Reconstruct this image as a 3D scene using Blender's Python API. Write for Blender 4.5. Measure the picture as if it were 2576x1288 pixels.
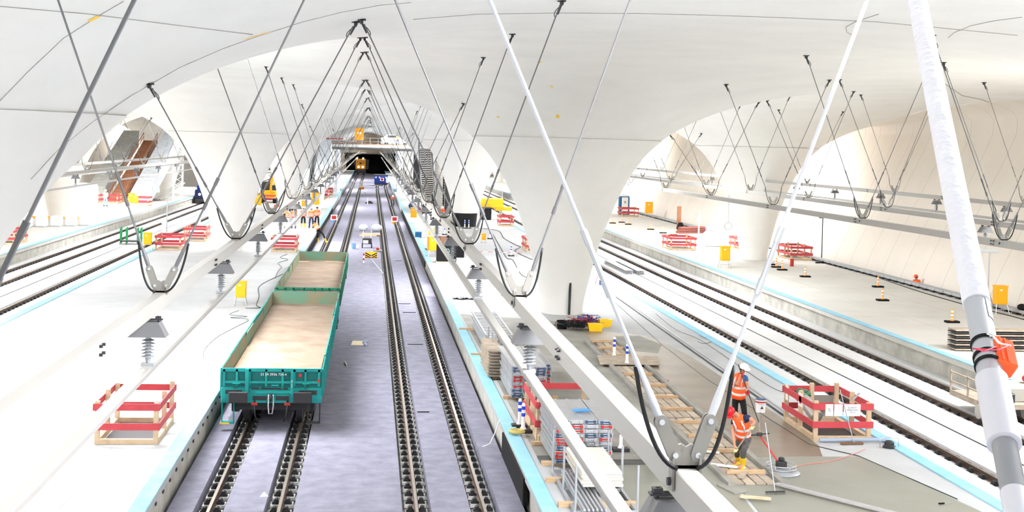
import bpy, math, random
import numpy as np
from mathutils import Vector, Matrix

for _o in list(bpy.data.objects):
    bpy.data.objects.remove(_o)
sc = bpy.context.scene
COL = sc.collection
random.seed(7)
PI = math.pi

# ------------------------------------------------------------------ camera
F_PX, YAW, PITCH, ROLL, CAM_H, CAM_X, PPY = 3225.78, .1095, .0148, .0268, 8.0241, .3066, 417.
fw = Vector((math.sin(YAW) * math.cos(PITCH), math.cos(YAW) * math.cos(PITCH), -math.sin(PITCH)))
rt = Vector((math.cos(YAW), -math.sin(YAW), 0))
dn = fw.cross(rt)
CR = rt * math.cos(ROLL) - dn * math.sin(ROLL)
CD = rt * math.sin(ROLL) + dn * math.cos(ROLL)
CAM = Vector((CAM_X, 0, CAM_H))
cd = bpy.data.cameras.new('camera')
cam = bpy.data.objects.new('camera', cd)
COL.objects.link(cam)
M = Matrix.Identity(4)
for i in range(3):
    M[i][0] = CR[i]; M[i][1] = -CD[i]; M[i][2] = -fw[i]; M[i][3] = CAM[i]
cam.matrix_world = M
cd.sensor_fit = 'HORIZONTAL'; cd.sensor_width = 36.
cd.lens = F_PX / 2576 * 36
cd.shift_x = 0.
cd.shift_y = -(644 - PPY) / 2576
cd.clip_start = .1; cd.clip_end = 2000
sc.camera = cam

# ------------------------------------------------------------------ world, sun, light wells
sc.view_settings.view_transform = 'Standard'
sc.view_settings.look = 'None'
sc.view_settings.gamma = 1
sc.view_settings.exposure = .3
sc.cycles.max_bounces = 10
sc.cycles.diffuse_bounces = 7
sc.cycles.glossy_bounces = 3
sc.cycles.sample_clamp_indirect = 6
W = bpy.data.worlds.new('sky'); sc.world = W; W.use_nodes = True
bg = W.node_tree.nodes['Background']
bg.inputs[0].default_value = (.93, .96, 1, 1); bg.inputs[1].default_value = 1.5
SUN_DIR = Vector((.10, .10, -1)).normalized()
sd = bpy.data.lights.new('sun', 'SUN'); sd.energy = 4.5; sd.angle = .02; sd.color = (1, .97, .92)
sun = bpy.data.objects.new('sun', sd); COL.objects.link(sun)
sun.rotation_euler = SUN_DIR.to_track_quat('-Z', 'Y').to_euler()
PITCHX, Y0, BAY = 17.7, 56.0, 59.0
COLS = []
for k in range(-1, 6):
    COLS.append((8.85, Y0 + BAY * k)); COLS.append((-26.55, Y0 + BAY * k - (0 if k else 0)))
    COLS.append((-8.85, Y0 + BAY * (k - .5))); COLS.append((26.55, Y0 + BAY * (k - .5)))
COLS = [c for c in COLS if c[1] < 335]
EYES = [(x - (.8 if (x < 0 and y < 30) else 0), y + 13.5, 6.3 if (x < 0 and y < 30) else 7.2, 6.4) for x, y in COLS if not (x > 20 and y < 30)] + [(27.6, 34.5, 5.2, 5.2)]  # last well shifted out of view to restore light on the right side
for ex, ey, erx, ery in EYES:
    if ey > 300: continue
    ld = bpy.data.lights.new('skylight', 'AREA'); ld.shape = 'DISK'; ld.size = 13; ld.energy = 8200 if ey > 60 else 10000
    ld.color = (.97, .98, 1)
    lo = bpy.data.objects.new('skylight', ld); COL.objects.link(lo); lo.location = (ex, ey, 13.6)

# ------------------------------------------------------------------ pixel -> place helpers (photograph frame 2576 x 1288)
def ray(x, y): return CR * ((x - 1288) / F_PX) + CD * ((y - PPY) / F_PX) + fw
def onZ(x, y, z=.76):
    v = ray(x, y); return CAM + v * ((z - CAM_H) / v.z)
def onX(x, y, X):
    v = ray(x, y); return CAM + v * ((X - CAM_X) / v.x)
def onY(x, y, Y):
    v = ray(x, y); return CAM + v * (Y / v.y)

# ------------------------------------------------------------------ materials
def lin(c):
    return tuple((v / 12.92 if v <= .04045 else ((v + .055) / 1.055) ** 2.4) for v in c)
MC = {}
def mat(name, rgb, rough=.7, metal=0., var=.0, scale=3., bump=0., rgb2=None, emit=0., spec=.3, stretch=None, alpha=1.):
    if name in MC: return MC[name]
    m = bpy.data.materials.new(name); m.use_nodes = True
    nt = m.node_tree; b = nt.nodes['Principled BSDF']
    c = lin(rgb)
    b.inputs['Base Color'].default_value = (*c, 1)
    b.inputs['Roughness'].default_value = rough
    b.inputs['Metallic'].default_value = metal
    b.inputs['Specular IOR Level'].default_value = spec
    if emit:
        b.inputs['Emission Color'].default_value = (*c, 1); b.inputs['Emission Strength'].default_value = emit
    if alpha < 1: b.inputs['Alpha'].default_value = alpha
    if var or rgb2 or bump:
        tc = nt.nodes.new('ShaderNodeTexCoord'); mp = nt.nodes.new('ShaderNodeMapping')
        nt.links.new(tc.outputs['Object'], mp.inputs[0])
        if stretch: mp.inputs['Scale'].default_value = stretch
        nz = nt.nodes.new('ShaderNodeTexNoise'); nz.inputs['Scale'].default_value = scale
        nz.inputs['Detail'].default_value = 6; nz.inputs['Roughness'].default_value = .6
        nt.links.new(mp.outputs[0], nz.inputs['Vector'])
        rp = nt.nodes.new('ShaderNodeValToRGB')
        c2 = lin(rgb2) if rgb2 else tuple(v * (1 - var) for v in c)
        rp.color_ramp.elements[0].position = .35; rp.color_ramp.elements[1].position = .65
        rp.color_ramp.elements[0].color = (*c2, 1); rp.color_ramp.elements[1].color = (*c, 1)
        nt.links.new(nz.outputs['Fac'], rp.inputs[0])
        nt.links.new(rp.outputs[0], b.inputs['Base Color'])
        if bump:
            bp = nt.nodes.new('ShaderNodeBump'); bp.inputs['Strength'].default_value = bump
            bp.inputs['Distance'].default_value = .02
            nz2 = nt.nodes.new('ShaderNodeTexNoise'); nz2.inputs['Scale'].default_value = scale * 8
            nt.links.new(mp.outputs[0], nz2.inputs['Vector'])
            nt.links.new(nz2.outputs['Fac'], bp.inputs['Height']); nt.links.new(bp.outputs[0], b.inputs['Normal'])
    MC[name] = m
    return m

def add_joints(m, axis, period, width, dark=.55, offset=0.):
    """thin dark joint lines across a surface every `period` metres (object coordinates)"""
    nt = m.node_tree; b = nt.nodes['Principled BSDF']
    tc = nt.nodes.new('ShaderNodeTexCoord'); sp = nt.nodes.new('ShaderNodeSeparateXYZ')
    nt.links.new(tc.outputs['Object'], sp.inputs[0])
    md = nt.nodes.new('ShaderNodeMath'); md.operation = 'ADD'; md.inputs[1].default_value = 1000 * period + offset
    nt.links.new(sp.outputs['XYZ'.index(axis)], md.inputs[0])
    m2 = nt.nodes.new('ShaderNodeMath'); m2.operation = 'MODULO'; m2.inputs[1].default_value = period
    nt.links.new(md.outputs[0], m2.inputs[0])
    m3 = nt.nodes.new('ShaderNodeMath'); m3.operation = 'LESS_THAN'; m3.inputs[1].default_value = width
    nt.links.new(m2.outputs[0], m3.inputs[0])
    mx = nt.nodes.new('ShaderNodeMix'); mx.data_type = 'RGBA'; mx.blend_type = 'MULTIPLY'
    mx.inputs[7].default_value = (dark, dark, dark, 1)
    nt.links.new(m3.outputs[0], mx.inputs[0])
    src = b.inputs['Base Color'].links
    if src: nt.links.new(src[0].from_socket, mx.inputs[6])
    else: mx.inputs[6].default_value = b.inputs['Base Color'].default_value
    nt.links.new(mx.outputs[2], b.inputs['Base Color'])
    return m

m_shell = mat('shell_concrete', (.93, .925, .91), .6, var=.07, scale=.35, bump=.02)
m_wall = add_joints(mat('wall_concrete', (.90, .87, .83), .65, var=.05, scale=.4), 'Y', 2.72, .035, .6, .9)
m_col = mat('column_concrete', (.90, .905, .89), .6, var=.07, scale=.5, bump=.02)
m_plat = mat('platform_concrete', (.68, .685, .69), .8, var=.12, scale=.5, bump=.05)
m_platr = mat('platform_concrete_pale', (.79, .78, .755), .8, var=.1, scale=.4, bump=.05)
m_edge = mat('edge_concrete', (.74, .73, .70), .85, rgb2=(.62, .61, .58), scale=1.2, bump=.2)
m_slab = mat('track_slab', (.78, .78, .78), .8, var=.05, scale=.8)
m_trench = mat('trench_concrete', (.62, .62, .61), .85, var=.2, scale=3)
m_mat = mat('absorber_mat', (.52, .515, .575), .95, rgb2=(.45, .445, .50), scale=2.2, bump=.35)
add_joints(m_mat, 'Y', 7.5, .03, .75, 2.)
m_foam = mat('blue_foam', (.50, .71, .80), .8, rgb2=(.57, .74, .80), scale=2., var=.1)
m_rail = mat('rail_steel', (.38, .31, .27), .55, .5, var=.3, scale=2)
m_railtop = mat('rail_head', (.62, .58, .54), .35, .8)
m_block = mat('seat_block', (.80, .79, .77), .8, var=.1, scale=5)
m_clip = mat('clip_black', (.13, .13, .14), .55)
m_white = mat('white_steel', (.60, .59, .57), .35, spec=.5)
m_galv = mat('galvanised', (.72, .73, .75), .35, .7)
m_rod = mat('steel_rod', (.40, .40, .41), .45, .4)
m_rod_sunlit = mat('sunlit_rod', (.74, .75, .78), .35, .3)  # paler copy of the rod steel, sunlight put into its colour
m_turn = mat('turnbuckle_grey', (.34, .34, .35), .45, .4)
m_dark = mat('dark_steel', (.23, .23, .24), .5, .4)
m_rubber = mat('black_rubber', (.06, .06, .07), .45)
m_grey = mat('grey_plate', (.66, .65, .62), .45, .2)
m_wood = mat('timber', (.76, .65, .52), .8, rgb2=(.66, .55, .43), scale=3, stretch=(1, 1, 8))
m_woodl = mat('timber_light', (.80, .71, .60), .8, rgb2=(.72, .63, .52), scale=4)
m_woodg = mat('timber_grey', (.66, .61, .55), .85, rgb2=(.56, .51, .46), scale=3)
m_red = mat('red_board', (.75, .27, .30), .6, var=.15, scale=4)
m_white_p = mat('paper', (.93, .93, .93), .7)
m_yel = mat('yellow_orange', (.98, .66, .08), .45)
m_orange = mat('hi_vis_orange', (1., .38, .18), .7)
m_silver = mat('reflective_strip', (.86, .87, .88), .4)
m_black = mat('black_cloth', (.06, .06, .065), .85)
m_green = mat('wagon_green', (.10, .47, .36), .55, rgb2=(.08, .36, .28), scale=1.5)
m_teal = mat('wagon_teal', (.10, .60, .58), .5, rgb2=(.08, .50, .50), scale=2)
m_rustw = mat('wagon_inner', (.36, .50, .42), .8, rgb2=(.52, .44, .34), scale=1.1)
m_wfloor = mat('wagon_floor', (.56, .50, .44), .85, rgb2=(.49, .42, .36), scale=.9, bump=.1)
m_blue = mat('machine_blue', (.09, .22, .58), .5, var=.2, scale=3)
m_ink = mat('ink', (.12, .12, .14), .7)

# ------------------------------------------------------------------ mesh builder
class MB:
    def __init__(s): s.v = []; s.f = []
    def add(s, vs, fs):
        n = len(s.v); s.v += [tuple(v) for v in vs]; s.f += [tuple(i + n for i in f) for f in fs]; return s
    def box(s, x0, x1, y0, y1, z0, z1):
        vs = [(x, y, z) for z in (z0, z1) for y in (y0, y1) for x in (x0, x1)]
        return s.add(vs, [(0, 2, 3, 1), (4, 5, 7, 6), (0, 1, 5, 4), (2, 6, 7, 3), (0, 4, 6, 2), (1, 3, 7, 5)])
    def cbox(s, c, sx, sy, sz, R=None):
        """box centred at c, optionally turned by the 3x3 matrix R"""
        vs = []
        for z in (-.5, .5):
            for y in (-.5, .5):
                for x in (-.5, .5):
                    p = Vector((x * sx, y * sy, z * sz))
                    if R is not None: p = R @ p
                    vs.append(p + Vector(c))
        return s.add(vs, [(0, 2, 3, 1), (4, 5, 7, 6), (0, 1, 5, 4), (2, 6, 7, 3), (0, 4, 6, 2), (1, 3, 7, 5)])
    def bar(s, a, b, w, h, up=(0, 0, 1)):
        """rectangular bar from a to b, w wide and h high"""
        a = Vector(a); b = Vector(b); d = (b - a); L = d.length; d.normalize()
        u = Vector(up); sdir = d.cross(u)
        if sdir.length < 1e-4: sdir = d.cross(Vector((1, 0, 0)))
        sdir.normalize(); u = sdir.cross(d)
        R = Matrix((sdir, d, u)).transposed()
        return s.cbox((a + b) / 2, w, L, h, R)
    def tube(s, a, b, r, n=8, r2=None, cap=True):
        a = Vector(a); b = Vector(b); d = (b - a)
        if d.length < 1e-6: return s
        d.normalize(); r2 = r if r2 is None else r2
        u = d.orthogonal().normalized(); w = d.cross(u)
        vs = []
        for p, rr in ((a, r), (b, r2)):
            for i in range(n):
                t = 2 * PI * i / n; vs.append(p + (u * math.cos(t) + w * math.sin(t)) * rr)
        fs = [(i, (i + 1) % n, n + (i + 1) % n, n + i) for i in range(n)]
        if cap: fs += [tuple(range(n))[::-1], tuple(range(n, 2 * n))]
        return s.add(vs, fs)
    def path(s, pts, r, n=8, closed=False):
        pts = [Vector(p) for p in pts]; m = len(pts); rs = r if isinstance(r, (list, tuple)) else [r] * m
        vs = []; u = None
        for i, p in enumerate(pts):
            if closed: d = pts[(i + 1) % m] - pts[i - 1]
            else: d = pts[min(i + 1, m - 1)] - pts[max(i - 1, 0)]
            d.normalize()
            if u is None: u = d.orthogonal().normalized()
            else:
                u = u - d * u.dot(d)
                u = u.normalized() if u.length > 1e-5 else d.orthogonal().normalized()
            w = d.cross(u)
            for k in range(n):
                t = 2 * PI * k / n; vs.append(p + (u * math.cos(t) + w * math.sin(t)) * rs[i])
        fs = []
        for i in range(m if closed else m - 1):
            j = (i + 1) % m
            for k in range(n):
                fs.append((i * n + k, i * n + (k + 1) % n, j * n + (k + 1) % n, j * n + k))
        if not closed: fs += [tuple(range(n))[::-1], tuple(range((m - 1) * n, m * n))]
        return s.add(vs, fs)
    def lathe(s, prof, c=(0, 0, 0), n=20, R=None):
        """profile [(r, z)...] turned about z at c (or about R's third axis)"""
        vs = []; c = Vector(c)
        for r, z in prof:
            for k in range(n):
                t = 2 * PI * k / n; p = Vector((r * math.cos(t), r * math.sin(t), z))
                if R is not None: p = R @ p
                vs.append(p + c)
        fs = []; m = len(prof)
        for i in range(m - 1):
            for k in range(n): fs.append((i * n + k, i * n + (k + 1) % n, (i + 1) * n + (k + 1) % n, (i + 1) * n + k))
        if prof[0][0] > 1e-4: fs.append(tuple(range(n))[::-1])
        if prof[-1][0] > 1e-4: fs.append(tuple(range((m - 1) * n, m * n)))
        return s.add(vs, fs)
    def prism(s, poly, z0, z1, T=None):
        """plan polygon [(x, y)...] extruded z0..z1; T maps (x, y, z) to a place"""
        n = len(poly); vs = [Vector((x, y, z)) for z in (z0, z1) for x, y in poly]
        if T: vs = [Vector(T(v)) for v in vs]
        fs = [(i, (i + 1) % n, n + (i + 1) % n, n + i) for i in range(n)]
        fs += [tuple(range(n))[::-1], tuple(range(n, 2 * n))]
        return s.add(vs, fs)
    def sphere(s, c, rx, ry=None, rz=None, n=12, m=8, z0=-1., z1=1.):
        ry = rx if ry is None else ry; rz = rx if rz is None else rz
        a0 = math.asin(z0); a1 = math.asin(z1); pr = []
        vs = []; c = Vector(c)
        for i in range(m + 1):
            a = a0 + (a1 - a0) * i / m; q = max(math.cos(a), 1e-3)
            for k in range(n):
                t = 2 * PI * k / n; vs.append(c + Vector((rx * q * math.cos(t), ry * q * math.sin(t), rz * math.sin(a))))
        fs = [(i * n + k, i * n + (k + 1) % n, (i + 1) * n + (k + 1) % n, (i + 1) * n + k) for i in range(m) for k in range(n)]
        fs += [tuple(range(n))[::-1], tuple(range(m * n, (m + 1) * n))]
        return s.add(vs, fs)
    def build(s, name, m, parent=None, smooth=False, bevel=0., loc=None, fix=True):
        me = bpy.data.meshes.new(name); me.from_pydata(s.v, [], s.f)
        me.materials.append(m); me.update()
        if fix and len(s.f) < 60000:
            import bmesh
            bm = bmesh.new(); bm.from_mesh(me); bmesh.ops.recalc_face_normals(bm, faces=bm.faces); bm.to_mesh(me); bm.free()
        if smooth:
            me.polygons.foreach_set('use_smooth', [True] * len(me.polygons))
        o = bpy.data.objects.new(name, me); COL.objects.link(o)
        if parent: o.parent = parent
        if loc: o.location = loc
        if bevel:
            b = o.modifiers.new('bevel', 'BEVEL'); b.width = bevel; b.segments = 1; b.limit_method = 'ANGLE'
        if smooth and smooth != 'full':
            try:
                mod = o.modifiers.new('edges', 'EDGE_SPLIT'); mod.split_angle = math.radians(38)
            except Exception: pass
        return o

def tag(o, label, cat, group=None, kind=None):
    if label: o['label'] = label
    if cat: o['category'] = cat
    if group: o['group'] = group
    if kind: o['kind'] = kind
    return o
def struct(mb, name, m, **k):
    o = mb.build(name, m, **k); o['kind'] = 'structure'; return o
def thing(name, label, cat, loc=(0, 0, 0), rz=0., group=None):
    o = bpy.data.objects.new(name, None); COL.objects.link(o); o.location = loc; o.rotation_euler = (0, 0, rz)
    o.empty_display_size = .2
    return tag(o, label, cat, group)
KIDS = {}
def dup(o, parent=None, loc=None, rz=None, label=None, group=None, top=True):
    c = o.copy(); COL.objects.link(c)
    c.parent = parent
    if loc is not None: c.location = loc
    if rz is not None: c.rotation_euler = (0, 0, rz)
    if label: c['label'] = label
    if group: c['group'] = group
    for ch in [q for q in bpy.data.objects if q.parent == o] if o.name not in KIDS else KIDS[o.name]:
        dup(ch, c, top=False)
    return c
def kids(o):
    """remember the children of a prototype so that copies are quick"""
    ch = [q for q in bpy.data.objects if q.parent == o]; KIDS[o.name] = ch
    for q in ch: kids(q)
    return o
ORD = ['first', 'second', 'third', 'fourth', 'fifth', 'sixth', 'seventh', 'eighth', 'ninth', 'tenth', 'eleventh', 'twelfth',
       'thirteenth', 'fourteenth', 'fifteenth', 'sixteenth', 'seventeenth', 'eighteenth', 'nineteenth', 'twentieth']

# ------------------------------------------------------------------ vaulted shell
_R = np.array([.80, .88, .95, 1.17, 1.37, 1.64, 1.95, 2.31, 2.7, 3.07, 3.5, 4.03, 4.8, 5.6, 6.5, 7.5, 8.5, 10, 13, 16, 20, 25, 35, 80, 400])
_Z = np.array([-.3, .6, 1.3, 2.23, 3.1, 4.0, 4.9, 5.78, 6.6, 7.2, 7.8, 8.3, 8.9, 9.33, 9.72, 10.05, 10.32, 10.62, 11.1, 11.4, 11.65, 11.85, 12.1, 12.3, 12.3])
_lr = np.linspace(math.log(.8), math.log(400), 1400)
_lz = np.interp(_lr, np.log(_R), _Z)
_ker = np.exp(-np.linspace(-2, 2, 41) ** 2); _ker /= _ker.sum()
_lzs = np.convolve(np.pad(_lz, 20, mode='edge'), _ker, mode='valid')
def fz(d): return np.interp(np.log(np.maximum(d, .8)), _lr, _lzs)
def ceil_z(X, Y, k=.3):
    X = np.asarray(X, float); Y = np.asarray(Y, float)
    ALL = COLS + [(x, Y0 + BAY * q) for x, q in ((8.85, 6), (-26.55, 6), (-8.85, 5.5), (26.55, 5.5))]
    acc = 0
    for cx, cy in ALL:
        acc = acc + np.exp(-fz(np.hypot(X - cx, Y - cy)) / k)
    return -k * np.log(acc)
GX = np.linspace(-34, 34, 171); GY = np.arange(-30, 345, .4)
XX, YY = np.meshgrid(GX, GY)
ZZ = ceil_z(XX, YY)
nx = len(GX)
keep = np.ones((len(GY) - 1, nx - 1), bool)
XC = (XX[:-1, :-1] + XX[1:, 1:]) / 2; YC = (YY[:-1, :-1] + YY[1:, 1:]) / 2
for cx, cy in COLS: keep &= np.hypot(XC - cx, YC - cy) > (3.6 if cx < 0 and 20 < cy < 30 else 3.1)
for ex, ey, erx, ery in EYES: keep &= (((XC - ex) / erx) ** 2 + ((YC - ey) / ery) ** 2) > 1
for cx, cy in COLS: ZZ += .09 * np.clip((4.7 - np.hypot(XX - cx, YY - cy)) / 1.2, 0, 1)
jj, ii = np.nonzero(keep)
a = jj * nx + ii
faces = np.stack([a, a + 1, a + nx + 1, a + nx], 1)[:, ::-1]
me = bpy.data.meshes.new('ceiling')
verts = np.stack([XX.ravel(), YY.ravel(), ZZ.ravel()], 1)
me.vertices.add(len(verts)); me.vertices.foreach_set('co', verts.ravel())
me.loops.add(faces.size); me.loops.foreach_set('vertex_index', faces.ravel().astype(np.int32))
me.polygons.add(len(faces)); me.polygons.foreach_set('loop_start', np.arange(0, faces.size, 4, dtype=np.int32))
me.polygons.foreach_set('use_smooth', np.ones(len(faces), bool))
me.update(calc_edges=True); me.validate()
me.materials.append(m_shell)
ceil = bpy.data.objects.new('ceiling', me); COL.objects.link(ceil); ceil['kind'] = 'structure'

# rims of the light wells, standing up above the shell
for i, (ex, ey, erx, ery) in enumerate(EYES):
    mb = MB(); n = 40; vs = []
    for zt in (0, 1):
        for k in range(n):
            t = 2 * PI * k / n; x = ex + (erx + .12) * math.cos(t); y = ey + (ery + .12) * math.sin(t)
            z = float(ceil_z(x, y)); vs.append((x, y, z - .02 if zt == 0 else 13.3))
    mb.add(vs, [(k, (k + 1) % n, n + (k + 1) % n, n + k) for k in range(n)])
    o = struct(mb, 'trim_%d' % (i + 1), m_shell, smooth='full', fix=False)

# columns: chalice shafts that open into the shell
def row_name(x):
    return {8.85: 'platform right of the central tracks', -8.85: 'platform left of the central tracks',
            26.55: 'far right platform', -26.55: 'far left platform'}[x]
prof = [(float(r), float(fz(r))) for r in np.exp(np.linspace(math.log(.875), math.log(4.2), 48))]
mbc = MB().lathe(prof, n=72)
mbc.f = [f for f in mbc.f if len(f) == 4]
col0 = mbc.build('column', m_shell, smooth='full')
cnt = {}
for cx, cy in sorted(COLS, key=lambda c: c[1]):
    n_ = cnt.get(cx, 0); cnt[cx] = n_ + 1
    if cy < 20 : vis = 'behind the camera'
    vis_idx = len([c for c in COLS if c[0] == cx and 20 < c[1] < cy])
    o = col0 if (cx, cy) == sorted(COLS, key=lambda c: c[1])[0] else col0.copy()
    if o is not col0: COL.objects.link(o)
    if (cx, cy) == (-8.85, Y0 - BAY * .5):
        pf = [(r * float(np.interp(z, [0, 5.4, 6.6, 7.6], [.76, .76, .90, 1.])), z) for r, z in prof]
        m2 = MB().lathe(pf, n=72); m2.f = [f for f in m2.f if len(f) == 4]
        o_ = m2.build('column', m_shell, smooth='full'); bpy.data.objects.remove(o); o = o_
    o.location = (cx, cy, -.006)
    w = {True: 'nearest', False: ORD[vis_idx] + ' nearest'}[vis_idx == 0]
    lab = 'pale concrete chalice column, %s in view on the %s' % (w, row_name(cx))
    if cy < 20: lab = 'pale concrete chalice column behind the viewer on the ' + row_name(cx)
    tag(o, lab, 'column', 'concrete chalice columns')

# side walls: lean outward, then curl into the shell
def side_wall(sgn, name):
    pr = [(31.35, -.6), (31.45, .76), (31.8, 1.7), (32.2, 2.6), (33.0, 4.2), (33.7, 5.6), (34.4, 7.0), (35.1, 8.4), (35.55, 9.5), (35.6, 10.3), (35.2, 10.95), (34.6, 11.35), (33.9, None)]
    ys = np.arange(-30, 345, 3.); vs = []
    for y in ys:
        zt = float(ceil_z(33.9 * sgn, y))
        for j, (x, z) in enumerate(pr):
            if z is None: z2 = zt - .01
            elif j >= 9: z2 = 10.3 + (z - 10.3) * (zt - 10.3) / (11.6 - 10.3)
            else: z2 = z
            vs.append((x * sgn, y, z2))
    m = len(pr); fs = []
    for i in range(len(ys) - 1):
        for j in range(m - 1):
            fs.append((i * m + j, i * m + j + 1, (i + 1) * m + j + 1, (i + 1) * m + j))
    mb = MB().add(vs, fs)
    o = struct(mb, name, m_wall, smooth='full')
    # closing strip over gap
    return o
side_wall(1, 'wall_right'); side_wall(-1, 'wall_left')

# ------------------------------------------------------------------ floors
YB, YE = -8, 340
mb = MB().box(-40, 40, YB, YE, -.9, -.3); struct(mb, 'floor', m_trench)
# platforms
PE = 3.9
def platform(x0, x1, nm):
    mb = MB().box(x0 + .12, x1 - .12, YB, YE, -.3, .56)
    struct(mb, nm, m_edge)
    mb = MB().box(x0, x1, YB, YE, .56, .76)
    return struct(mb, nm, m_plat)
platform(3.9, 13.8, 'floor'); platform(-13.8, -3.9, 'floor')
mb = MB().box(21.62, 30.9, YB, YE, -.3, .56); struct(mb, 'floor', m_edge)
mb = MB().box(21.5, 30.9, YB, YE, .56, .76); struct(mb, 'floor', m_platr)
mb = MB().box(-30.9, -21.62, YB, YE, -.3, .56); struct(mb, 'floor', m_edge)
mb = MB().box(-30.9, -21.5, YB, YE, .56, .76); struct(mb, 'floor', m_platr)
# side track slabs (pale concrete), with the centre drain
for s in (-1, 1):
    c = 17.7 * s
    for a_, b_ in ((-3.9, -3.35), (-2.65, -1.85), (-1.15, 1.15), (1.85, 2.65), (3.35, 3.9)):
        struct(MB().box(c + a_, c + b_, YB, YE, -.3, -.06), 'floor', m_slab)
    struct(MB().box(c - .03, c + .03, YB, YE, -.07, -.045), 'floor', m_dark)
    for a_ in (-3, -1.5, 1.5, 3):
        struct(MB().box(c + a_ - .36, c + a_ + .36, YB, YE, -.3, -.16), 'floor', m_slab)
# joints in the platform slabs
for x_ in (-5.55, -9.6, 24.6, 27.7, -24.6):
    struct(MB().box(x_, x_ + .02, YB, YE, .75, .7625), 'floor', m_edge)
for y_ in range(20, 200, 12):
    for xa, xb in ((-13.4, -4.2), (21.9, 30.8), (-30.8, -21.9)): struct(MB().box(xa, xb, y_, y_ + .02, .75, .7625), 'floor', m_edge)
# central absorber mats between the rails
for a_, b_ in ((-3.9, -3.3), (-2.7, -1.8), (-1.2, 1.2), (1.8, 2.7), (3.3, 3.9)):
    struct(MB().box(a_ + .02, b_ - .02, YB, YE, -.3, -.01), 'floor', m_mat)
# ================================================================== tracks
def rail_mesh(y0, y1):
    poly = [(-.075, -.17), (.075, -.17), (.075, -.155), (.012, -.13), (.012, -.045), (.036, -.03), (.036, 0), (-.036, 0), (-.036, -.03), (-.012, -.045), (-.012, -.13), (-.075, -.155)]
    return MB().prism(poly, y0, y1, T=lambda v: (v[0], v[2], v[1]))
def seat_mesh(mb, y, side):
    w = .25 if not side else .36
    mb.box(-w, w, y - .16, y + .16, -.235 if not side else -.2, -.165)
def clip_mesh(mb, y):
    R_ = [(.22, -.175), (.22, -.12), (.19, -.105), (.175, -.06), (.145, -.04), (.105, -.045), (.09, -.075), (.08, -.12), (.02, -.16)]
    poly = R_ + [(-x, z) for x, z in R_[::-1]]
    mb.prism(poly, y - .075, y + .075, T=lambda v: (v[0], v[2], v[1]))
TR = {'left': 'left central track', 'right': 'right central track'}
def make_rail(x, label, side, y0=3, y1=334, clips=100, ys=24.):
    t = thing('rail', label, 'rail', (x, 0, 0), 0, 'steel rails')
    rail_mesh(y0, y1).build('rail_bar', m_rail, t)
    MB().box(-.034, .034, y0, y1, -.001, .004).build('running_surface', m_railtop, t)
    sp = .65
    if clips:
        n = 0
        for k in range(clips):
            y = ys + sp * k
            if clips and k == 0 and not SEAT.get(side):
                mb = MB(); seat_mesh(mb, 0, side); b = mb.build('seat_block', m_block, None)
                mc = MB(); clip_mesh(mc, 0); c = mc.build('rail_clip', m_clip, None)
                SEAT[side] = (b.data, c.data)
                bpy.data.objects.remove(b); bpy.data.objects.remove(c)
            b = bpy.data.objects.new('seat_block', SEAT[side][0]); COL.objects.link(b); b.parent = t; b.location = (0, y, 0)
            c = bpy.data.objects.new('rail_clip', SEAT[side][1]); COL.objects.link(c); c.parent = t; c.location = (0, y, 0)
    mb = MB(); mc = MB(); y = ys + sp * clips
    while y < 230:
        seat_mesh(mb, y, side)
        for s in (-1, 1): mc.box(s * .07, s * .21, y - .085, y + .085, -.165, -.08)
        y += sp
    tag(mb.build('seat_block', m_block, t, fix=False), None, None, None, 'stuff')
    tag(mc.build('rail_clip', m_clip, t, fix=False), None, None, None, 'stuff')
SEAT = {}
for x, l in ((-3, 'left rail of the central track under the wagons'), (-1.5, 'right rail of the central track under the wagons'),
             (1.5, 'left rail of the empty central track right of the wagons'), (3, 'right rail of the empty central track right of the wagons')):
    make_rail(x, 'brown steel running ' + l, 0)
for x, l in ((-20.7, 'outermost rail by the far left platform wall'), (-19.2, 'middle rail of the three in view left of the hall'),
             (-16.2, 'rail nearest the blue edge of the left platform')):
    make_rail(x, 'dark steel ' + l, 1, ys=50. if x > -17 else 54.)
for x, l in ((16.2, 'rail nearest the blue edge of the right platform'), (19.2, 'middle rail of the three in view right of the hall'),
             (20.7, 'outermost rail by the far right platform wall')):
    make_rail(x, 'dark steel ' + l, 1, ys=26. if x < 17 else 35.)

# blue foam strips along the platform edges
for x0, l in ((3.86, 'right edge of the central tracks'), (-4.2, 'left edge of the central tracks'), (13.42, 'far edge of the right platform'),
              (-13.76, 'far edge of the left platform'), (21.46, 'edge of the far right platform'), (-21.8, 'edge of the far left platform')):
    o = MB().box(x0, x0 + .34, YB, 335, .755, .80).build('foam_strip', m_foam, bevel=.01)
    tag(o, 'pale blue foam edge strip laid along the ' + l, 'edge strip', 'blue edge strips')
    o2 = MB().box(x0 + (.33 if x0 < 0 and abs(x0) < 5 else -.05), x0 + (.39 if x0 < 0 and abs(x0) < 5 else .01), YB, YE, .60, .72) if abs(x0) < 5 else None
# black/grey cable trough and curb along the right wall
mb = MB()
t = thing('cable_trough', 'pale grey kerb of short concrete blocks along the right wall foot', 'kerb', (30.75, 0, .76))
mb = MB(); mc = MB()
for k in range(100):
    y = 44 + k * 1.0
    mb.box(-.12, .3, y + .03, y + .97, .12, .26)
    mc.box(-.08, .2, y + .3, y + .7, 0, .12)
mb.build('cover_blocks', m_plat, t); mc.build('feet', m_dark, t)
# slots and dark drain marks on the central platform walls
mb = MB()
for k in range(26):
    mb.box(-4.03, -3.99, 25.5 + k * .95, 25.62 + k * .95, .30, .36)
tag(mb.build('wall_anchor_slots', m_dark), 'row of small dark slots in the left platform wall', 'slots', None, 'stuff')
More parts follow.
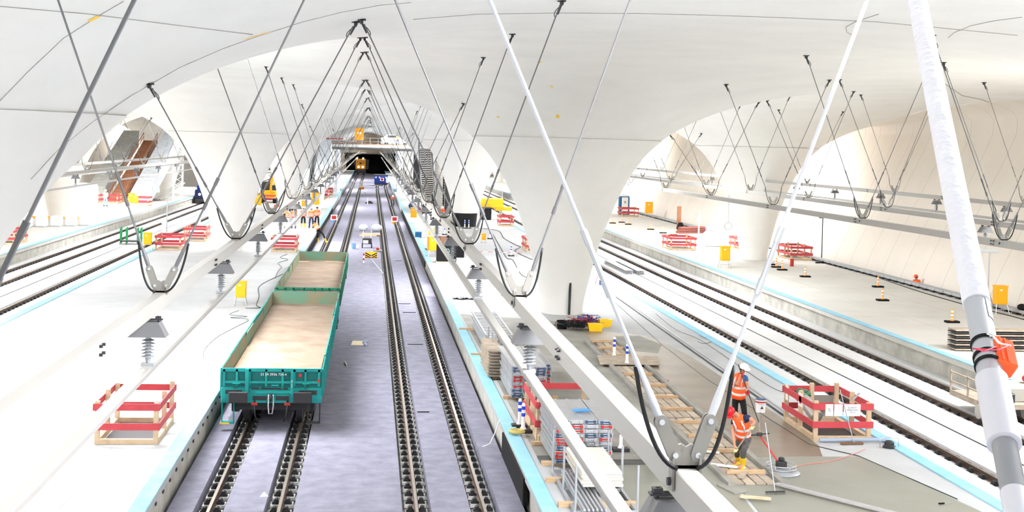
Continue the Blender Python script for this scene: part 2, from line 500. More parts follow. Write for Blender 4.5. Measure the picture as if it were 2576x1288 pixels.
# black rubber sheets hanging on the platform walls farther back
for x0, ya, yb, l in ((3.96, 84, 150, 'right'), (-4.02, 78, 150, 'left')):
    tag(MB().box(x0, x0 + .06, ya, yb, -.01, .72).build('rubber_sheet', m_black), 'black rubber sheet lining the %s platform wall beside the central tracks' % l, 'sheet')
tag(MB().box(3.86, 3.98, 28.3, 33., .0, .62).build('rubber_lining', m_black, bevel=.02), 'thick black panel fixed to the right platform wall below the coiled strap', 'panel')

# ================================================================== beams, rods and insulators
ZB = 6.1
def fsurf(x, y): return float(ceil_z(x, y))
def beam(X, Y0_, Y1_, lab, Z=ZB, w=.14, h=.18, bolts=True):
    t = thing('support_beam', lab, 'beam', (X, 0, 0), 0, 'white support beams')
    MB().box(-w / 2, w / 2, Y0_, Y1_, Z - h, Z).build('beam_box', m_white, t, bevel=.008)
    if bolts:
        y = Y0_ % 1 + 11.9
        while y < min(Y1_, 75):
            mb = MB()
            for dy in (-.06, .06):
                for dz in (-.05, -.13):
                    mb.tube((-w / 2 - .03, y + dy, Z + dz), (w / 2 + .03, y + dy, Z + dz), .016, 6)
            mb.build('splice_bolts', m_dark, t); y += 8.9
    return t
def crail(X, Y0_, Y1_, lab, Z=5.33, w=.11):
    t = thing('conductor_rail', lab, 'conductor rail', (X, 0, 0), 0, 'overhead conductor rails')
    MB().box(-w / 2, w / 2, Y0_, Y1_, Z - .035, Z).build('top_flange', m_white, t)
    mb = MB()
    for s in (-1, 1):
        mb.add([(s * .04, Y0_, Z - .035), (s * .052, Y0_, Z - .035), (s * .03, Y0_, Z - .11), (s * .018, Y0_, Z - .11),
                (s * .04, Y1_, Z - .035), (s * .052, Y1_, Z - .035), (s * .03, Y1_, Z - .11), (s * .018, Y1_, Z - .11)],
               [(0, 1, 2, 3), (4, 5, 6, 7), (0, 4, 5, 1), (1, 5, 6, 2), (2, 6, 7, 3), (3, 7, 4, 0)])
    mb.build('side_flanges', m_white, t)
    return t
beam(-2.25, 2.5, 300, 'white box beam hanging over the freight wagons')
beam(2.25, 3.5, 300, 'white box beam hanging over the empty central track')
beam(15.45, 20, 200, 'white box beam over the near track of the right hand pair')
beam(19.95, 24, 200, 'white box beam over the far track of the right hand pair')
beam(26.5, 30, 200, 'white box beam above the far right platform near the wall', Z=6.3)
beam(-15.45, 40, 200, 'white box beam over the near track of the left hand pair', bolts=False)
beam(-19.95, 50, 200, 'white box beam over the far track of the left hand pair', bolts=False)
crail(-2.25, 4.0, 250, 'white conductor rail under the beam over the freight wagons')
crail(2.25, 6.4, 250, 'white conductor rail under the beam over the empty central track')
crail(26.5, 30, 160, 'thin white conductor rail under the wall side beam', Z=5.6)
crail(-15.45, 40, 160, 'thin white conductor rail over the near track of the left hand pair')
crail(-19.95, 50, 160, 'thin white conductor rail over the far track of the left hand pair')

# --- insulator hung from a beam, with its dark roof-shaped cover
m_cap = mat('cap_grey', (.40, .40, .41), .55)
def make_insulator(Z=ZB, cap=m_cap, drop=.77):
    t = thing('insulator', '', 'insulator')
    zb = Z - .18
    mb = MB()
    mb.box(-.16, .16, -.035, .035, zb - .05, zb - .035)
    for s in (-1, 1):
        mb.tube((s * .11, 0, zb), (s * .11, 0, zb - .08), .011, 6)
        mb.box(s * .11 - .03, s * .11 + .03, -.03, .03, zb - .035, zb - .005)
    mb.build('bracket', m_dark, t)
    za = zb - .07
    T = [(-.13, .11, za), (.13, .11, za), (.13, -.11, za), (-.13, -.11, za)]
    B = [(-.22, .13, za - .17), (.22, .13, za - .17), (.22, -.13, za - .17), (-.22, -.13, za - .17)]
    MB().add(T + B, [(0, 1, 2, 3), (0, 4, 5, 1), (1, 5, 6, 2), (2, 6, 7, 3), (3, 7, 4, 0), (4, 7, 6, 5)]).build('cover', cap, t)
    zl = Z - drop
    prof = [(.032, za - .17)]
    z = za - .2; n = 6; st = (z - (zl + .09)) / n
    for i in range(n):
        prof += [(.034, z), (.075 if i % 2 == 0 else .085, z - st * .5), (.034, z - st * .62)]; z -= st
    prof += [(.034, zl + .08), (.02, zl + .03)]
    MB().lathe(prof, n=14).build('insulator_body', m_galvd, t, smooth=True)
    MB().box(-.075, .075, -.05, .05, zl - .005, zl + .035).build('clamp', m_galvd, t)
    return t
m_galvd = mat('insulator_grey', (.60, .61, .63), .4, .3)
proto = kids(make_insulator())
first = True
def put_ins(X, ys, where, dz=0):
    global first
    for i, y in enumerate(ys):
        lab = '%s dark capped insulator %s' % (ORD[i], where)
        if first: o = proto; o.location = (X, y, dz); o['label'] = lab; first = False
        else: o = dup(proto, None, (X, y, dz), 0, lab)
        o['group'] = 'insulators hanging from the beams'
put_ins(-2.25, [15.45 + 7.35 * k for k in range(14)], 'under the beam over the freight wagons')
put_ins(2.25, [7.85 + 7.35 * k for k in range(15)], 'under the beam over the empty central track')
put_ins(26.5, [50.5 + 6.6 * k for k in range(8)], 'under the beam near the right wall', .2)
put_ins(-15.45, [62 + 9 * k for k in range(6)], 'under the left hall beam over the near track')
put_ins(19.95, [39.2], 'under the right hall beam over the far track')

# --- V-shaped rod hanger
def shackle(mb, p, d):
    """small ceiling plate with a fork at p, the rod leaving along d"""
    mb.cbox(p + Vector((0, 0, -.01)), .16, .12, .03)
    mb.cbox(p + Vector((0, 0, -.05)), .06, .12, .09)
    mb.tube(p + Vector((0, -.07, -.07)), p + Vector((0, .07, -.07)), .022, 6)
    mb.tube(p + Vector((0, 0, -.07)), p + Vector((0, 0, -.07)) + d * .22, .022, 6, r2=.015)
def make_hanger(X, Y, xo, xi, lab, Z=ZB, det=2, hose=m_rubber, rodm=None, group='V-shaped rod hangers', r=.0135, side=None):
    t = thing('rod_hanger', lab, 'hanger', (X, Y, Z), 0, group)
    rodm = rodm or m_rod
    # saddle plates around the beam and top bracket
    mb = MB()
    mb.box(-.085, .085, -.012, .012, -.0, .02)
    mb.add([(-.085, -.012, 0), (.085, -.012, 0), (.085, -.012, .06), (.11, -.012, .12), (.03, -.012, .15), (0, -.012, .13), (-.03, -.012, .15), (-.11, -.012, .12), (-.085, -.012, .06),
            (-.085, .012, 0), (.085, .012, 0), (.085, .012, .06), (.11, .012, .12), (.03, .012, .15), (0, .012, .13), (-.03, .012, .15), (-.11, .012, .12), (-.085, .012, .06)],
           [tuple(range(9)), tuple(range(17, 8, -1))] + [(i, (i + 1) % 9, 9 + (i + 1) % 9, 9 + i) for i in range(9)])
    if det: mb.box(-.09, -.075, -.05, .05, -.13, .07).box(.075, .09, -.05, .05, -.02, .09)
    mb.build('bracket', m_grey if det < 2 else m_bracket, t)
    if det:
        mb = MB()
        mb.tube((-.11, 0, -.08), (-.07, 0, -.08), .028, 6)
        mb.build('side_bolt', m_dark, t)
    for s, xa in ((-1, xo if X > 0 and xo < X or X < 0 and xo < X else xi), (1, xi if X > 0 and xo < X or X < 0 and xo < X else xo)):
        top = Vector((xa - X, 0, fsurf(xa, Y) - Z))
        p0 = Vector((s * .07, 0, .085))
        d = (top - p0).normalized()
        q = d.cross(Vector((0, 1, 0))); q.normalize()
        p1 = p0 + d * .22
        if det:
            mb = MB()
            for yy in (-.026, .016):
                ring = []
                for c_, a0 in ((p0, PI), (p1, 0)):
                    for k in range(7):
                        a_ = a0 - PI / 2 + PI * k / 6
                        ring.append(c_ + (q * math.sin(a_) + d * math.cos(a_)) * .042)
                n = len(ring); vs = [v + Vector((0, yy, 0)) for v in ring] + [v + Vector((0, yy + .01, 0)) for v in ring]
                mb.add(vs, [tuple(range(n)), tuple(range(2 * n - 1, n - 1, -1))] + [(i, (i + 1) % n, n + (i + 1) % n, n + i) for i in range(n)])
            mb.build('link_plates', m_bracket, t)
            mb = MB()
            for c_ in (p0, p1): mb.tube(c_ + Vector((0, -.04, 0)), c_ + Vector((0, .04, 0)), .018, 8)
            mb.build('pins', m_galv, t)
        else:
            MB().bar(p0, p1, .05, .07).build('link_plates', m_bracket, t)
        L = (top - p1).length
        mb = MB()
        if det: mb.tube(p1, p1 + d * .12, .022, 10, r2=.026).tube(p1 + d * .12, p1 + d * .42, .026, 10, r2=.016)
        mb.tube(p1 + d * .35, p1 + d * (L - .1), r, 8 if det else 5)
        mb.build('rod', rodm, t, smooth=True)
        a_ = p1 + d * .82
        mb = MB().tube(a_, a_ + d * .1, r * 1.7, 8).tube(a_ + d * .1, a_ + d * .34, r * 1.35, 8).tube(a_ + d * .34, a_ + d * .44, r * 1.7, 8)
        mb.build('turnbuckle', m_turn if X < 0 or rodm is m_rod else m_galv, t, smooth=True)
        # bonding cable loop at the foot
        e = Vector((-s * d.x, 0, d.z)); out = Vector((s * 1., 0, 0))
        pts = []
        P0 = Vector((s * .06, -.05, .01)); P3 = p1 + d * .36 + out * .02
        P1 = P0 + out * .12 + Vector((0, 0, .02)); P2 = P3 - d * .3 + out * .06 + Vector((0, 0, -.08))
        for k in range(13):
            u = k / 12
            pts.append(P0 * (1 - u) ** 3 + P1 * 3 * u * (1 - u) ** 2 + P2 * 3 * u * u * (1 - u) + P3 * u ** 3)
        MB().path(pts, .0135 if det else .012, 8 if det else 5).build('bonding_cable', hose, t, smooth='full')
        # ceiling fork and its small loop
        mb = MB(); shackle(mb, top, -d); mb.build('ceiling_fork', m_dark, t)
        c0 = top + Vector((.05 * s, 0, -.04)); c3 = top - d * .36
        pts = []
        for k in range(9):
            u = k / 8; pts.append(c0.lerp(c3, u) + Vector((-s * .09 * math.sin(PI * u) , 0, -.03 * math.sin(PI * u))))
        MB().path(pts, .008, 5).build('ceiling_cable', m_rubber, t, smooth='full')
    return t
m_bracket = mat('bracket_grey', (.50, .49, .47), .4, .2)
def where(nm, i): return '%s V-shaped rod hanger on the %s' % (ORD[i], nm)
for i in range(20):
    make_hanger(-2.25, 7.35 + 8.93 * i, -3.95, -.06, where('beam over the freight wagons', i), det=2 if i < 5 else (1 if i < 8 else 0))
for i in range(20):
    make_hanger(2.25, 7.6 + 8.75 * i if i < 2 else 7.2 + 8.9 * i, 3.95, .06, where('beam over the empty central track', i), det=2 if i < 5 else (1 if i < 8 else 0), rodm=m_rod_sunlit if i == 0 else None)
for X, xo, xi, nm, s0, n in ((15.45, 13.5, 17.5, 'beam over the near track of the right pair', 29.3, 10),
                         (19.95, 21.9, 17.9, 'beam over the far track of the right pair', 38.2, 9),
                         (-15.45, -13.5, -17.5, 'beam over the near track of the left pair', 38.2 + 8.9 * 2, 9),
                         (-19.95, -21.9, -17.9, 'beam over the far track of the left pair', 38.2 + 8.9 * 3, 8)):
    for i in range(n): make_hanger(X, s0 + 8.9 * i, xo, xi, where(nm, i), det=0 if i > 1 or X < 0 else 1, r=.012)
for i in range(7):
    make_hanger(26.5, 49 + 13 * i, 24.6, 28.6, where('beam near the right wall', i), Z=6.3, det=0, r=.011)

# ================================================================== big inclined rod, front right
t = thing('tension_rod', 'thick pale inclined steel rod with an orange sensor box, at the right edge', 'rod', (0, 0, 0))
A_ = onY(2307, 0, 4.2 * math.cos(.1)); 
def on_depth(x, y, dpt): return CAM + ray(x, y) * dpt
def depth_at(y): return 4.2 / (1 + y * .000588)
def rp(y): return on_depth(2307 + (2560 - 2307) * (y / 1288.) ** 1.0, y, depth_at(y))
P0 = rp(0); P1 = rp(1288); D_ = (P1 - P0).normalized()
def at_y(y):
    # axis point whose picture row is y
    lo, hi = -2., 6.
    for _ in range(40):
        m_ = (lo + hi) / 2; q = P0 + D_ * m_ - CAM
        yy = PPY + F_PX * q.dot(CD) / q.dot(fw)
        if yy < y: lo = m_
        else: hi = m_
    return P0 + D_ * lo
m_wrap = mat('white_wrap', (.88, .88, .91), .5, bump=.5, var=.03, scale=3)
top_ = P0 - D_ * 5.5
k_ = 0.
for k_ in range(200):
    q = P0 - D_ * (k_ * .08)
    if q.z > fsurf(q.x, q.y): break
MB().tube(q, at_y(765), .031, 32).build('wrapped_rod', m_wrap, t, smooth=True)
MB().tube(at_y(765), at_y(960), .0275, 28).build('bare_rod', m_galv, t, smooth=True)
MB().tube(at_y(955), at_y(1118), .0335, 32).build('sleeve', m_rodsl if 'm_rodsl' in globals() else mat('sleeve_grey', (.80, .80, .83), .4, .1), t, smooth=True)
a_, b_ = at_y(1118), at_y(1242)
L_ = (b_ - a_).length; n_ = 26; pr_ = []
for i in range(n_):
    pr_ += [(.0215, L_ * i / n_), (.0245, L_ * (i + .5) / n_)]
R3 = D_.to_track_quat('Z', 'Y').to_matrix()
MB().lathe(pr_ + [(.0215, L_)], a_, 24, R3).build('threaded_end', m_galv, t, smooth='full')
MB().tube(at_y(1240), P1 + D_ * 2.2, .0255, 24).build('lower_sleeve', MC['sleeve_grey'], t, smooth=True)
side_ = D_.cross(fw).normalized(); side_ = -side_ if side_.dot(CR) < 0 else side_
frontv = -(fw - D_ * fw.dot(D_)).normalized()
c_ = (at_y(865) + at_y(930)) / 2 + side_ * .028 + frontv * .012
Rb = Matrix((side_, D_, frontv)).transposed()
mb = MB().cbox(c_, .045, .085, .04, Rb); ob = mb.build('sensor_box', m_orange, t, bevel=.004)
mb = MB().cbox(c_ + frontv * .021 - side_ * .012, .004, .075, .004, Rb).cbox(c_ + frontv * .021, .004, .075, .004, Rb)
mb.build('box_ribs', m_orange, ob)
mb = MB()
for y_ in (868, 902, 921):
    mb.tube(at_y(y_ - 3), at_y(y_ + 3), .0305, 28)
mb.build('cable_ties', m_black, t)
mb = MB()
rnd = random.Random(3)
for k in range(3):
    p = at_y(872 + 4 * k) + frontv * .034 - side_ * (.012 - .006 * k)
    mb.path([p, at_y(885) + frontv * .045 - side_ * .006, at_y(897) + frontv * .043 + side_ * (.004 + .003 * k), c_ + frontv * .035 + side_ * .003], .0018, 6)
mb.build('white_wire', m_white_p, t, smooth='full')
mb = MB().path([at_y(905) + frontv * .04, at_y(915) + frontv * .045 - side_ * .01, at_y(928) + frontv * .04 - side_ * .03, at_y(920) + frontv * .03 - side_ * .05, at_y(918) + frontv * .045, c_ + frontv * .035], .0016, 6)
mb.build('pink_wire', mat('pink_wire', (.95, .35, .45), .5), t, smooth='full')
for y0_, y1_, l in ((768, 815, .0), (838, 866, -.6)):
    a1, b1 = at_y(y0_), at_y(y1_); n = 8; vs = []
    for p in (a1, b1):
        for k in range(n + 1):
            an = -.7 + l + (1.3 + (.2 if l == 0 else 0)) * k / n * .6 + (.9 if l == 0 else 0)
            vs.append(p + (frontv * math.cos(an) + side_ * math.sin(an)) * .0288)
    MB().add(vs, [(k, k + 1, n + 2 + k, n + 1 + k) for k in range(n)]).build('tape_patch', m_wrap if l == 0 else m_galv, t)

# ================================================================== shell seams and marks
def on_shell(x, y):
    v = ray(x, y); t_ = 5.
    while t_ < 400:
        p = CAM + v * t_
        if p.z > fsurf(p.x, p.y):
            lo, hi = t_ - .25, t_
            for _ in range(12):
                m_ = (lo + hi) / 2; p = CAM + v * m_
                if p.z > fsurf(p.x, p.y): hi = m_
                else: lo = m_
            return CAM + v * lo
        t_ += .25
    return None
def seam(pts, lab, r=.008, n=14):
    P_ = []
    for (x0, y0), (x1, y1) in zip(pts[:-1], pts[1:]):
        for k in range(n):
            u = k / n; p = on_shell(x0 + (x1 - x0) * u, y0 + (y1 - y0) * u)
            if p is not None and (not P_ or (p - P_[-1]).length < 8): P_.append(p - Vector((0, 0, .006)))
    if len(P_) < 3: return
    o = MB().path(P_, [r * max(1, p.y / 30) for p in P_], 5).build('trim_%d' % (60 + len([q for q in bpy.data.objects if q.name.startswith('trim_')])), mat('seam', (.60, .60, .58), .9), smooth='full')
    o['kind'] = 'structure'
seam([(0, 253), (70, 180), (160, 95), (250, 38), (315, 0)], '')
seam([(0, 15), (220, 34), (440, 62), (650, 88)], '')
seam([(78, 450), (150, 372), (235, 305), (330, 240), (450, 170), (560, 122), (650, 90), (760, 55), (860, 30), (960, 12), (1040, 5)], '')
seam([(1040, 48), (1200, 35), (1400, 32), (1600, 33), (1800, 38), (2000, 45), (2200, 54), (2350, 68), (2576, 90)], '', .008)
seam([(2210, 35), (2150, 55), (2128, 68), (2130, 80), (2150, 92)], '', .008)
seam([(2385, 95), (2400, 82), (2440, 65), (2500, 52), (2576, 42)], '', .006)
seam([(2330, 178), (2420, 240), (2470, 250), (2530, 275), (2576, 320)], '', .01)
mb = MB()
m_tape = mat('yellow_tape', (.95, .78, .30), .7)
for i, (xa, ya, xb, yb, w) in enumerate(((225, 52, 250, 38, .07), (615, 98, 650, 88, .03), (652, 87, 680, 79, .03), (1402, 288, 1403, 296, .12), (1386, 216, 1389, 219, .1), (1250, 292, 1255, 296, .1), (1357, 154, 1360, 157, .1))):
    a1, b1 = on_shell(xa, ya), on_shell(xb, yb)
    if a1 is None or b1 is None: continue
    dd = Vector((0, 0, -.012))
    o = MB().bar(a1 + dd, b1 + dd, w, .006).build('tape_mark', m_tape)
    tag(o, 'small yellow tape mark on the shell, number %s from the left' % ORD[i] if 0 else
        ['pale yellow tape strip stuck to the shell, top left corner', 'long yellow tape on the shell seam, left piece', 'long yellow tape on the shell seam, right piece',
         'yellow tape mark low on the big column flare', 'tiny yellow mark high on the big column flare', 'yellow tape dash left of the big column flare', 'tiny yellow mark between two rods above the big column'][i], 'tape', 'yellow tape marks on the shell')
# ================================================================== helpers for site objects
def text(parent, s, loc, rot, size, m, name='lettering', align='CENTER'):
    c = bpy.data.curves.new(name, 'FONT'); c.body = s; c.size = size; c.extrude = .001; c.align_x = align; c.align_y = 'CENTER'
    c.materials.append(m)
    o = bpy.data.objects.new(name, c); COL.objects.link(o); bpy.context.view_layer.update()
    me_ = bpy.data.meshes.new_from_object(o.evaluated_get(bpy.context.evaluated_depsgraph_get()))
    bpy.data.objects.remove(o)
    o = bpy.data.objects.new(name, me_); COL.objects.link(o); o.parent = parent; o.location = loc; o.rotation_euler = rot
    return o
FACE = (PI / 2, 0, 0)          # text that faces the viewer (towards -y)
m_bred = mat('red_paint', (.70, .18, .17), .5)
m_bblue = mat('blue_paint', (.20, .30, .44), .5)
m_whitep = mat('white_plastic', (.93, .93, .93), .4)
m_plastic_blue = mat('blue_plastic', (.10, .36, .52), .5)
m_alu = mat('aluminium', (.74, .74, .75), .4, .6, var=.15, scale=6)
m_damp = mat('damp_concrete', (.50, .45, .395), .35, rgb2=(.41, .37, .315), scale=.6, spec=.5)
m_damp2 = mat('stained_concrete', (.57, .56, .535), .7, rgb2=(.49, .48, .455), scale=.9)
m_fresh = mat('fresh_concrete', (.51, .51, .47), .4, rgb2=(.46, .46, .42), scale=.5, spec=.45)
m_darkc = mat('dark_wet_concrete', (.36, .36, .35), .6, rgb2=(.28, .28, .27), scale=4)

# ================================================================== freight wagons
m_teald = mat('wagon_teal_dark', (.05, .40, .39), .55)  # darker teal copy: shade between the ribs painted into the end board
def wagon(loc, label, body, L=18.3, Wd=2.75, near=True):
    t = thing('freight_wagon', label, 'wagon', loc, 0, None)
    h = Wd / 2; zt = 1.68; zf = 1.2
    MB().box(-h + .05, h - .05, .05, L - .05, zf - .12, zf).build('deck', m_wfloor, t)
    rnd = random.Random(5 if near else 9)
    n = 8; seg = (L - .1) / n
    for s in (-1, 1):
        for k in range(n):
            y0 = .05 + seg * k; y1 = y0 + seg - .03
            lean = rnd.uniform(-.02, .05) * s; dz = rnd.uniform(-.03, .02)
            x = s * (h - .04); vs = []
            for z, lx in ((zf - .05, 0), (zt + dz, lean)):
                for y in (y0, y1):
                    for dx in (0, s * .03): vs.append((x + lx + dx, y, z))
            MB().add(vs, [(0, 1, 3, 2), (4, 6, 7, 5), (0, 4, 5, 1), (2, 3, 7, 6), (0, 2, 6, 4), (1, 5, 7, 3)]).build('side_board', m_rustw, t)
            mb = MB(); xo = x + s * .032
            for j in range(4):
                yy = y0 + .15 + (seg - .35) * j / 3
                mb.box(min(xo, xo + s * .06), max(xo, xo + s * .06), yy - .05, yy + .05, zf - .3, zt + dz - .02)
            mb.box(min(xo, xo + s * .03), max(xo, xo + s * .03), y0, y1, zt + dz - .08, zt + dz + .01)
            mb.box(min(xo, xo + s * .012), max(xo, xo + s * .012), y0, y1, zf - .05, zt + dz - .06)
            mb.build('board_ribs', body, t)
        # solebar
        MB().box(s * h - (.06 if s > 0 else -.0), s * h + (.0 if s > 0 else .06), .1, L - .1, zf - .42, zf - .08).build('solebar', body, t)
    for y, sg in ((0, -1), (L, 1)):
        mb = MB().box(-h, h, y - .03, y + .03, zf - .05, zt + .02)
        mb.build('end_board', m_rustw if sg > 0 or not near else m_teald, t)
        mb = MB(); yo = y + sg * .035
        for xx in (-h + .08, -.95, -.6, -.15, .3, .62, h - .45, h - .08):
            mb.box(xx - .03, xx + .03, min(yo, yo + sg * .06), max(yo, yo + sg * .06), zf + .02, zt)
        mb.box(-h, h, min(yo, yo + sg * .06), max(yo, yo + sg * .06), zt - .06, zt + .03)
        mb.box(-h + .1, h - .1, min(yo, yo + sg * .08), max(yo, yo + sg * .08), zf + .10, zf + .16)
        mb.build('end_ribs', body, t)
        MB().box(-h, h, y - .06, y + .06, zf - .46, zf - .02).build('headstock', body, t, bevel=.015)
        for s in (-1, 1):
            bo = MB().tube((s * .875, y, zf - .24), (s * .875, y + sg * .38, zf - .24), .12, 16).build('buffer', m_dark, t, smooth=True)
            MB().box(s * .875 - .26, s * .875 + .26, min(y + sg * .38, y + sg * .43), max(y + sg * .38, y + sg * .43), zf - .40, zf - .08).build('buffer_plate', m_dark, bo, bevel=.05)
        hk = MB().path([(0, y, zf - .22), (0, y + sg * .18, zf - .2), (0, y + sg * .26, zf - .28), (0, y + sg * .2, zf - .36)], .035, 8)
        hk.build('coupling_hook', m_dark, t, smooth='full')
        MB().path([(-.06, y + sg * .14, zf - .2), (-.07, y + sg * .2, zf - .5), (-.05, y + sg * .2, zf - .72), (.05, y + sg * .2, zf - .72), (.07, y + sg * .2, zf - .5), (.06, y + sg * .14, zf - .2)], .022, 8).build('coupling_link', m_galv, t, smooth='full')
        for s in (-1, 1):
            hs = MB().path([(s * .45, y + sg * .05, zf - .4), (s * .45, y + sg * .2, zf - .5), (s * .42, y + sg * .2, zf - .78), (s * .36, y + sg * .12, zf - .95)], .022, 8).build('brake_hose', m_dark, t, smooth='full')
            MB().cbox((s * .45, y + sg * .16, zf - .46), .16, .05, .07).build('brake_tap', m_bred, hs)
            st = MB().tube((s * h - s * .04, y + sg * .02, zf - .4), (s * h - s * .04, y + sg * .02, zf - 1.0), .02, 6).tube((s * h - s * .36, y + sg * .02, zf - .4), (s * h - s * .36, y + sg * .02, zf - 1.0), .02, 6)
            st.box(s * h - s * .2 - .18, s * h - s * .2 + .18, y - .12, y + .06, zf - 1.02, zf - .98)
            st.build('step', body if s < 0 else m_dark, t)
        # bogie
        yb = y - sg * 1.9
        bg_ = MB()
        for s in (-1, 1): bg_.box(s * .98 - .07, s * .98 + .07, yb - 1.4, yb + 1.4, .38, .66)
        bg_.box(-1, 1, yb - .2, yb + .2, .42, .72)
        bgo = bg_.build('bogie', m_dark, t, bevel=.02)
        for dy in (-.9, .9):
            MB().tube((-.95, yb + dy, .46), (.95, yb + dy, .46), .08, 10).build('axle', m_dark, bgo)
            for s in (-1, 1):
                MB().tube((s * .68, yb + dy, .46), (s * .82, yb + dy, .46), .46, 28).tube((s * .65, yb + dy, .46), (s * .68, yb + dy, .46), .48, 28).build('wheel', m_dark, bgo, smooth=True)
                MB().cbox((s * 1.08, yb + dy, .46), .18, .32, .3).build('axle_box', m_dark, bgo, bevel=.03)
        MB().box(-1.0, 1.0, y - sg * .5 - .05, y - sg * .5 + .05, zf - .75, zf - .45).build('brake_beam', m_dark, t)
    MB().box(-.3, .3, .3, L - .3, zf - .45, zf - .13).build('centre_sill', m_dark, t)
    return t
m_bodyg = m_green
w1 = wagon((-2.28, 36.0, 0), 'front flat freight wagon with turquoise end, low bent sides and a dusty empty deck', m_teal)
text(w1, '33 54 3936 724-4', (.05, -.105, 1.545), FACE, .1, m_white_p, 'wagon_number')
for x_, z_ in ((.78, 1.53), (1.29, 1.38)):
    MB().box(x_ - .04, x_ + .04, -.14, -.1, z_ - .04, z_ + .04).build('marker_block', m_bred, w1)
mb = MB()
for s_, z_ in ((-.95, 1.3), (.1, 1.25), (.95, 1.3)): mb.tube((s_ - .1, -.15, z_), (s_ + .1, -.15, z_), .018, 8)
mb.build('handles', m_teal, w1)
MB().box(-.72, -.62, -.16, -.09, .78, 1.7).build('left_bracket', m_teal, w1)
MB().box(.52, .6, -.16, -.09, .78, 1.62).build('right_bracket', m_teal, w1)
MB().box(-.45, .52, -.13, -.07, 1.02, 1.1).build('centre_bar', m_teal, w1)
for xa_, xb_, za_, zb_ in ((-.5, -.12, .82, .94), (.12, .48, .82, .94), (-1.25, -.8, 1.0, 1.1), (.75, 1.25, .98, 1.1), (-.55, .45, 1.12, 1.17)):
    MB().box(xa_, xb_, -.075, -.055, za_, zb_).build('recess_shade', m_dark, w1)  # flat dark boxes paint the shade of recesses on the wagon end
for xa_ in (-1.0, -.3, .3, .95): MB().tube((xa_, -.16, 1.19), (xa_, -.06, 1.19), .045, 10).build('hinge', m_teald, w1)
text(w1, 'REV 12.24', (.56, -.163, 1.3), (PI / 2, PI / 2, 0), .05, m_white_p, 'side_lettering')
MB().box(-1.36, -1.12, -.2, -.05, .18, .205).build('yellow_step_edge', m_yel, w1)
w2 = wagon((-2.28, 56.0, 0), 'rear flat freight wagon with dark green sides and a dusty empty deck', m_green, near=False)
# small loose boards lying in the rear wagon
for i, (x_, y_, a_, l_) in enumerate(((-3.35, 73.3, .3, .6), (-1.5, 73.2, -.2, 1.3))):
    o = MB().cbox((0, 0, 0), l_, .12, .03, Matrix.Rotation(a_, 3, 'Z')).build('loose_board', m_woodl, loc=(x_, y_, 1.22))
    tag(o, ['short pale board lying in the far left corner of the rear wagon', 'long thin board lying at the far end of the rear wagon'][i], 'board')

# ================================================================== timber barriers round openings
def barrier(x0, x1, y0, y1, label, h=1.0, signs=False, posts=2, rot=0., z=.76, kick=True, group='red and white timber barriers'):
    cx, cy = (x0 + x1) / 2, (y0 + y1) / 2; w = (x1 - x0) / 2; d = (y1 - y0) / 2
    t = thing('timber_barrier', label, 'barrier', (cx, cy, z), rot, group)
    pos = [(-w, -d), (w, -d), (w, d), (-w, d)]
    if posts > 2 or d > 1.1: pos += [(-w, 0), (w, 0)]
    if posts > 2: pos += [(0, d)]
    for i, (a_, b_) in enumerate(pos):
        hh = h + [.02, -.02, .05, 0, .06, .03, .05][i]
        MB().cbox((a_, b_, hh / 2), .11, .09, hh).build('post', m_woodl, t)
    for nm, zz in (('upper_board', h - .12), ('lower_board', h * .42)):
        for s in (-1, 1):
            MB().cbox((0, s * (d + .065), zz), 2 * w + .2, .03, .16).build(nm, m_red, t)
            MB().cbox((s * (w + .075), 0, zz), .03, 2 * d + .12, .16).build(nm, m_red, t)
    if kick:
        for s in (-1, 1):
            MB().cbox((0, s * d, .06), 2 * w + .1, .1, .12).build('base_timber', m_woodl, t)
            MB().cbox((s * w, 0, .06), .1, 2 * d, .12).build('base_timber', m_woodl, t)
    MB().box(-w + .1, w - .1, -d + .1, d - .1, .002, .012).build('opening_cover', m_dark if not signs else m_galv, t)
    return t
bA = barrier(11.7, 13.1, 31.45, 33.75, 'red and timber barrier with paper notices around the shaft beside the two workers', posts=3)
for x_, w_, lines, fs in ((-.38, .2, 'BAU\nPLAN\n1 : 50', .035), (-.14, .22, '', .03), (.22, .44, 'ZUTRITT\nVERBOTEN\n110 kV', .06)):
    p_ = MB().cbox((x_, -1.24, .80), w_, .006, .30).build('notice', m_white_p, bA)
    if lines: text(p_, lines, (x_, -1.246, .80), FACE, fs, m_ink)
MB().cbox((-.78, -.2, .85), .006, .35, .35).build('notice', m_white_p, bA)
MB().tube((-.790, -.2, .85), (-.785, -.2, .85), .1, 20).build('round_sign', m_bred, bA)
MB().cbox((-.78, .9, .83), .006, .2, .4).build('notice', m_white_p, bA)
barrier(4.6, 6.15, 31.45, 33.9, 'red and timber barrier behind the stacked scaffold decks, right of the blue platform edge')
barrier(-5.95, -4.6, 31.0, 33.4, 'sunlit red and timber barrier on the left platform, nearest the viewer')
barrier(-5.95, -4.45, 84.4, 86.8, 'red and timber barrier on the left platform just past the rear wagon')
barrier(-13.3, -11.8, 84.4, 86.6, 'red and timber barrier beside the yellow box on the left platform by the side tracks')
barrier(-12.6, -11.2, 92, 94.5, 'faded pink barrier behind the red one near the left side tracks')
barrier(-24.6, -22.7, 86.5, 89.5, 'red and timber barrier on the far left platform beside the white sacks')
barrier(-25.1, -23.4, 82.0, 84.4, 'red and timber barrier at the far left picture edge')
barrier(29.1, 30.5, 85.2, 88.0, 'red and timber barrier against the right wall beside the thin pole', posts=3)
barrier(27.6, 28.9, 92.5, 95, 'pale red barrier in the sunlight behind the far right column')
barrier(22.3, 24.1, 92, 94.6, 'red and white barrier left of the far right column')
barrier(4.9, 6.5, 86, 88.5, 'red and timber barrier behind the black crate on the right platform')
